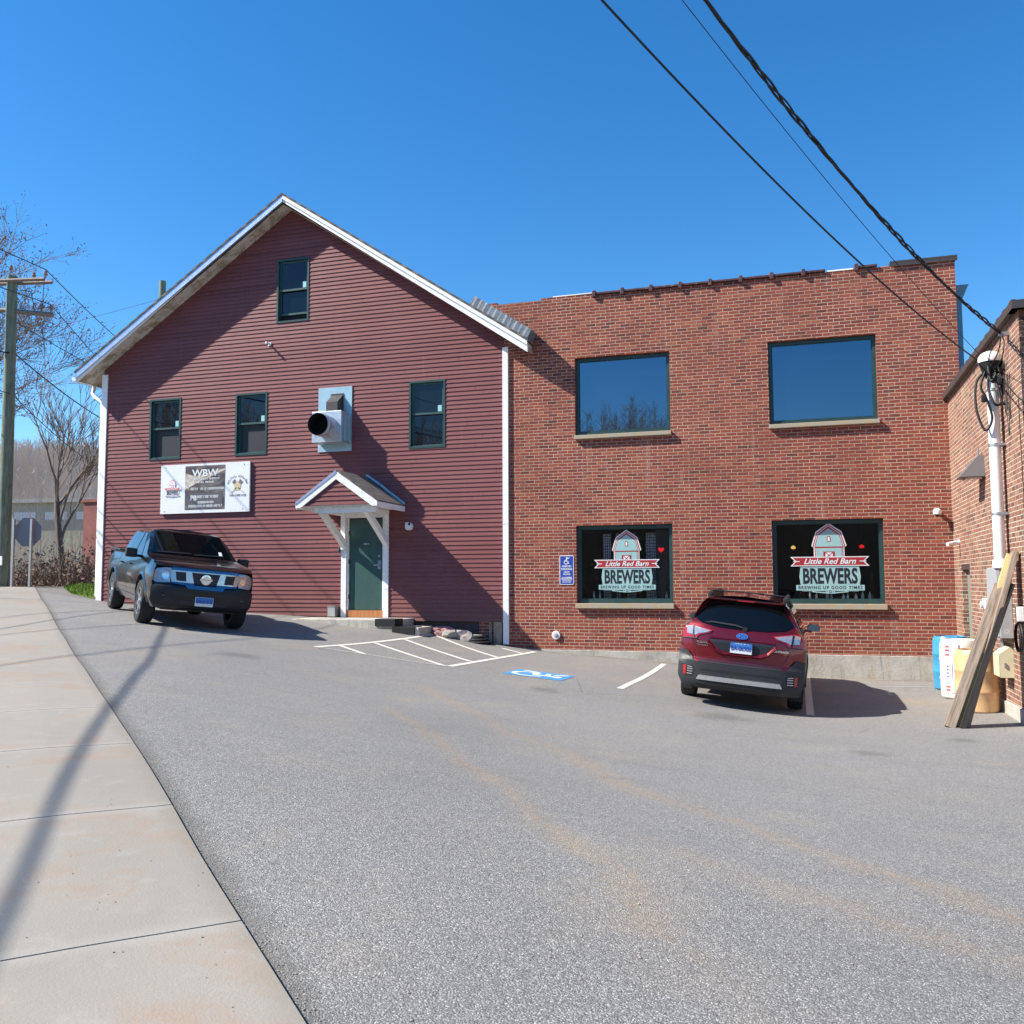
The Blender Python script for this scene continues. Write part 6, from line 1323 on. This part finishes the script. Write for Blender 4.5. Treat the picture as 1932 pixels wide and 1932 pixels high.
# overhead service cables: vertical-plane sagging spans from the street to the annex wall
def span(M0, th, c, s1, n=60): d = (math.cos(math.radians(th)), math.sin(math.radians(th))); return [Vector((M0[0] + d[0] * s1 * k / n, M0[1] + d[1] * s1 * k / n, c[0] + c[1] * (s1 * k / n) + c[2] * (s1 * k / n) ** 2)) for k in range(n + 1)]
pa = [Vector((2.53, 13.99, 3.02)), Vector((2.51, 14.3, 3.08))] + span((2.5, 14.55), 244, (3.148, .059, .0098), 19)[0:]
def cab(name, pts, r, label):
    m = MB(); m.tube(pts, r, 6); return props(m.build(name, M['cable'], smooth=60), label, 'cable')
cab('service_wire', span((2.50, 14.45), 244, (3.148, .059, .0098), 19), .0105, 'plain black overhead wire, leftmost of the three to the weatherhead')
cab('service_wire', span((2.50, 14.6), 244, (3.32, .169, .007), 19), .0045, 'very thin overhead wire between the plain wire and the twisted cable')
path = span((2.60, 13.48), 244, (3.311, .037, .0169), 18, 420)
m = MB(); L = 0; strands = [[], [], []]
for i, q in enumerate(path):
    if i: L += (path[i] - path[i - 1]).length
    d = (path[min(i + 1, len(path) - 1)] - path[max(i - 1, 0)]).normalized(); a = d.cross(Vector((0, 0, 1))).normalized(); b = a.cross(d)
    for k in range(3):
        an = 2 * PI * (L / .95 + k / 3); rad = .013 + .006 * math.sin(L * 2.3) ; strands[k].append(q + a * math.cos(an) * rad + b * math.sin(an) * rad)
for k in range(3): m.tube(strands[k], .0105 if k else .008, 6)
for q in ([(2.60, 13.48, 3.30), (2.62, 13.42, 3.15), (2.60, 13.6, 2.95), (2.52, 13.9, 2.88)], [(2.60, 13.48, 3.30), (2.57, 13.55, 3.08), (2.50, 13.85, 2.9)], [(2.60, 13.48, 3.30), (2.50, 13.7, 3.1), (2.50, 13.9, 2.95)]): m.tube(catm(q), .008, 6)
props(m.build('twisted_service_cable', M['cable'], smooth=60), 'thick black twisted service cable crossing the sky to the annex wall', 'cable')
# back of a street sign
ss = thing('street_sign', 'back of an octagonal street sign on two steel posts beside the utility pole', 'street sign', (-21.9, 21.4, -.1))
for q in ((-22.23, 21.33), (-21.74, 21.50)):
    m = MB(); m.box(q[0] - .035, q[0] + .035, q[1] - .03, q[1] + .03, -.3, 1.95); m.build('post', M['steel'], ss)
cx, cy, cz = -21.92, 21.50, 1.56; dx = Vector((.95, .31, 0)).normalized()
m = MB(); oc = [(.42 * math.cos(PI / 8 + PI * k / 4), .46 * math.sin(PI / 8 + PI * k / 4)) for k in range(8)]
m.prism(oc, lambda u, v: (cx + dx.x * u, cy + dx.y * u + .05, cz + v), lambda u, v: (cx + dx.x * u, cy + dx.y * u + .056, cz + v)); m.build('plate', M['sign_back'], ss)

# ================================================================== bare trees
def tree(name, label, base, H, spread, seed, trunk_r, levels=5, group=None, lean=(0, 0), buds=0, first=.35, mat='bark', tw='bark_lt', dense=3, rmin=.006, up=.25):
    r = random.Random(seed); t_ = thing(name, label, 'tree', base, group)
    tm = MB(); cm = MB(); bmh = MB(); b0 = Vector(base)
    tips = []
    def grow_(p, d, L, rad, lv):
        n = 4 if lv > 1 else 3; pts = [p]; rs = [rad]; q = p.copy(); dd = d.copy()
        for k in range(n):
            jn = .04 if lv == levels else .13; dd = (dd + Vector((r.gauss(0, jn), r.gauss(0, jn), r.gauss(0, jn * .5) + up * .12))).normalized(); q = q + dd * L / n; pts.append(q.copy()); rs.append(max(rmin * .7, rad * (1 - .55 * (k + 1) / n)))
        (tm if lv == levels else cm).tube(pts, rs, 7 if lv >= levels - 1 else (4 if lv > 1 else 3), cap=False)
        if lv <= 0: tips.append((q.copy(), dd.copy())); return
        nb = dense + (1 if r.random() < .5 else 0) + (2 if lv == levels else 0)
        for k in range(nb):
            f = r.uniform(first if lv == levels else .3, 1.0); i = min(n - 1, int(f * n)); bp = pts[i].lerp(pts[i + 1], f * n - i); br = rs[i] + (rs[i + 1] - rs[i]) * (f * n - i)
            ax = Vector((r.gauss(0, 1), r.gauss(0, 1), r.gauss(0, .4))).normalized(); ax = (ax - dd * ax.dot(dd)).normalized()
            an = r.uniform(.45, .95) * spread; nd = (dd * math.cos(an) + ax * math.sin(an)); nd.z += up * .5; nd.normalize()
            grow_(bp, nd, L * r.uniform(.45, .72), max(rmin, br * r.uniform(.45, .65)), lv - 1)
        grow_(q, dd, L * .6, max(rmin, rs[-1] * .9), lv - 1)
    grow_(b0 - Vector((0, 0, .2)), Vector((lean[0], lean[1], 1)).normalized(), H * .48, trunk_r, levels)
    tm.build('trunk', M[mat], t_, smooth=60)
    if buds:
        for p, d in tips:
            for k in range(buds):
                c = p + Vector((r.gauss(0, .16), r.gauss(0, .16), r.gauss(0, .16))); s_ = r.uniform(.018, .042); a = Vector((r.gauss(0, 1), r.gauss(0, 1), r.gauss(0, 1))).normalized() * s_; b = Vector((r.gauss(0, 1), r.gauss(0, 1), r.gauss(0, 1))).normalized() * s_
                cm.add([c - a, c + b, c + a, c - b], [(0, 1, 2, 3)], 1)
    cm.build('crown', [M[tw], M['bud']], t_, recalc=False)
    return t_
tree('bare_tree', 'slender bare tree between the street sign and the left corner of the barn', (-32.3, 33.9, -.3), 11.0, .60, 5, .18, 4, first=.35, rmin=.014, up=.42, dense=3)
tree('bare_tree', 'large tree in early bud behind the utility pole, its crown cut by the picture edge', (-32.2, 26.2, -.3), 15.0, .85, 12, .28, 5, lean=(.02, 0), buds=5, first=.3, rmin=.010, up=.25, dense=3)
# thicket along the foot of the slope
mb = MB(); r = random.Random(4)
for k in range(5200):
    u = r.random(); x = -33 + 13.5 * u + r.gauss(0, .6); y = 24.5 + 6.5 * u + r.gauss(0, 1.4) + 1.5; z = -.35; h = r.uniform(.7, 2.1) * (.55 + .45 * math.sin(u * 7 + 1) ** 2 + .1)
    d = Vector((r.gauss(0, .35), r.gauss(0, .35), 1)).normalized(); p = Vector((x, y, z)); w = r.uniform(.008, .018); P = [p]
    for i in range(3): d = (d + Vector((r.gauss(0, .3), r.gauss(0, .3), -.12 * i))).normalized(); P.append(P[-1] + d * h / 3)
    s_ = Vector((r.gauss(0, 1), r.gauss(0, 1), 0)).normalized() * w; b = len(mb.v)
    for i, q in enumerate(P): mb.v += [tuple(q - s_ * (1 - i / 4)), tuple(q + s_ * (1 - i / 4))]
    for i in range(3): mb.f.append((b + 2 * i, b + 2 * i + 1, b + 2 * i + 3, b + 2 * i + 2)); mb.mi.append(0)
    for i in range(3):
        c = P[r.randrange(1, 4)] + Vector((r.gauss(0, .1), r.gauss(0, .1), r.gauss(0, .1))); a = Vector((r.gauss(0, 1), r.gauss(0, 1), r.gauss(0, 1))).normalized() * r.uniform(.03, .08); e = Vector((r.gauss(0, 1), r.gauss(0, 1), r.gauss(0, 1))).normalized() * r.uniform(.03, .08)
        mb.add([c - a, c + e, c + a, c - e], [(0, 1, 2, 3)])
props(mb.build('thicket', M['thicket'], recalc=False), 'brown leafless thicket behind the sidewalk left of the barn', 'shrubs', kind='stuff')
# far building and chimney block
fbld = thing('far_building', 'pale low building partly hidden by bare trees on the far left', 'building', (-56, 58, 0))
ang = math.radians(40); c_, s_ = math.cos(ang), math.sin(ang)
def rot(x, y, z): return (-59 + x * c_ - y * s_ * 0 + 0, 55.5 + x * s_ * .28 + y, z)
m = MB(); m.box(0, 11.0, 0, 8, -2, 6.3, 0, rot); m.build('wall', M['pale'], fbld)
m = MB(); m.box(-.3, 11.3, -.4, 8.3, 6.302, 6.6, 0, rot); m.build('roof', M['roof_grey'], fbld)
m = MB()
for k in range(3): m.box(1.2 + 3.2 * k, 3.4 + 3.2 * k, -.03, .05, 5.0, 5.6, 0, rot)
m.build('window', M['dec_white'], fbld)
m = MB(); m.box(-45.1, -43.4, 48.8, 50.4, -1, 5.4); m.box(-45.2, -43.3, 48.7, 50.5, 5.402, 5.6); props(m.build('brick_chimney', M['chimney_brick'], loc=(-44.2, 49.5, -1)), 'dull red brick block between the small bare tree and the barn corner', 'chimney')
# woods on the hills: far too many stems to count
def woods(az0, az1, r0, r1, n, hf, name, seed, hh=(7, 12), kind_label='leafless woodland covering the far hill on the left', w0=.10):
    r = random.Random(seed); mb = MB()
    for k in range(n):
        az = math.radians(r.uniform(az0, az1)); rad = r.uniform(r0, r1); x, y = math.sin(az) * rad, math.cos(az) * rad; z = hf(az, rad) - .5; H = r.uniform(*hh)
        sx, sy = math.cos(az), -math.sin(az); w = w0 * r.uniform(.7, 1.4) * rad / 150
        mb.add([(x - sx * w, y - sy * w, z), (x + sx * w, y + sy * w, z), (x + r.gauss(0, .2), y, z + H)], [(0, 1, 2)])
        for i in range(9):
            f = r.uniform(.3, .95); L = H * (1 - f) * .55 + .8; a = r.uniform(-1, 1) * .9; bx, bz = math.sin(a) * L, math.cos(a) * L; p0 = (x, y, z + H * f); dy = r.gauss(0, .5); ww = w * .35
            mb.add([(p0[0] - sx * ww, p0[1] - sy * ww, p0[2]), (p0[0] + sx * ww, p0[1] + sy * ww, p0[2]), (p0[0] + sx * bx - sy * dy, p0[1] + sy * bx + sx * dy, p0[2] + bz)], [(0, 1, 2)])
    return props(mb.build(name, M['hill_twig'], recalc=False), kind_label, 'woods', kind='stuff')
def h1(az, rad):
    u = (math.degrees(az) + 95) / 80; q = (rad - 110) / 220; return -3 + 29 * ridge(u) * math.sin(min(q * 1.25, 1) * PI / 2) * (1.12 - .35 * u)
woods(-56, -36, 70, 118, 700, lambda a, q: -1, 'woods', 21, (7, 11), 'nearer leafless trees standing along the foot of the far hill', .06)
woods(-54, -36, 112, 300, 5200, h1, 'woods', 22)
def h2(az, rad):
    u = (math.degrees(az) - 150) / 110; q = (rad - 45) / 95; return -3 + 19 * ridge(u * 1.4 + .3) * math.sin(min(max(q, 0) * 1.3, 1) * PI / 2) * azf(math.degrees(az))
woods(150, 235, 30, 120, 2200, h2, 'woods', 23, (8, 13), 'leafless treeline across the street, seen only mirrored in the windows', .25)

for o in list(bpy.data.objects):
    if '_w' in o: del o['_w']
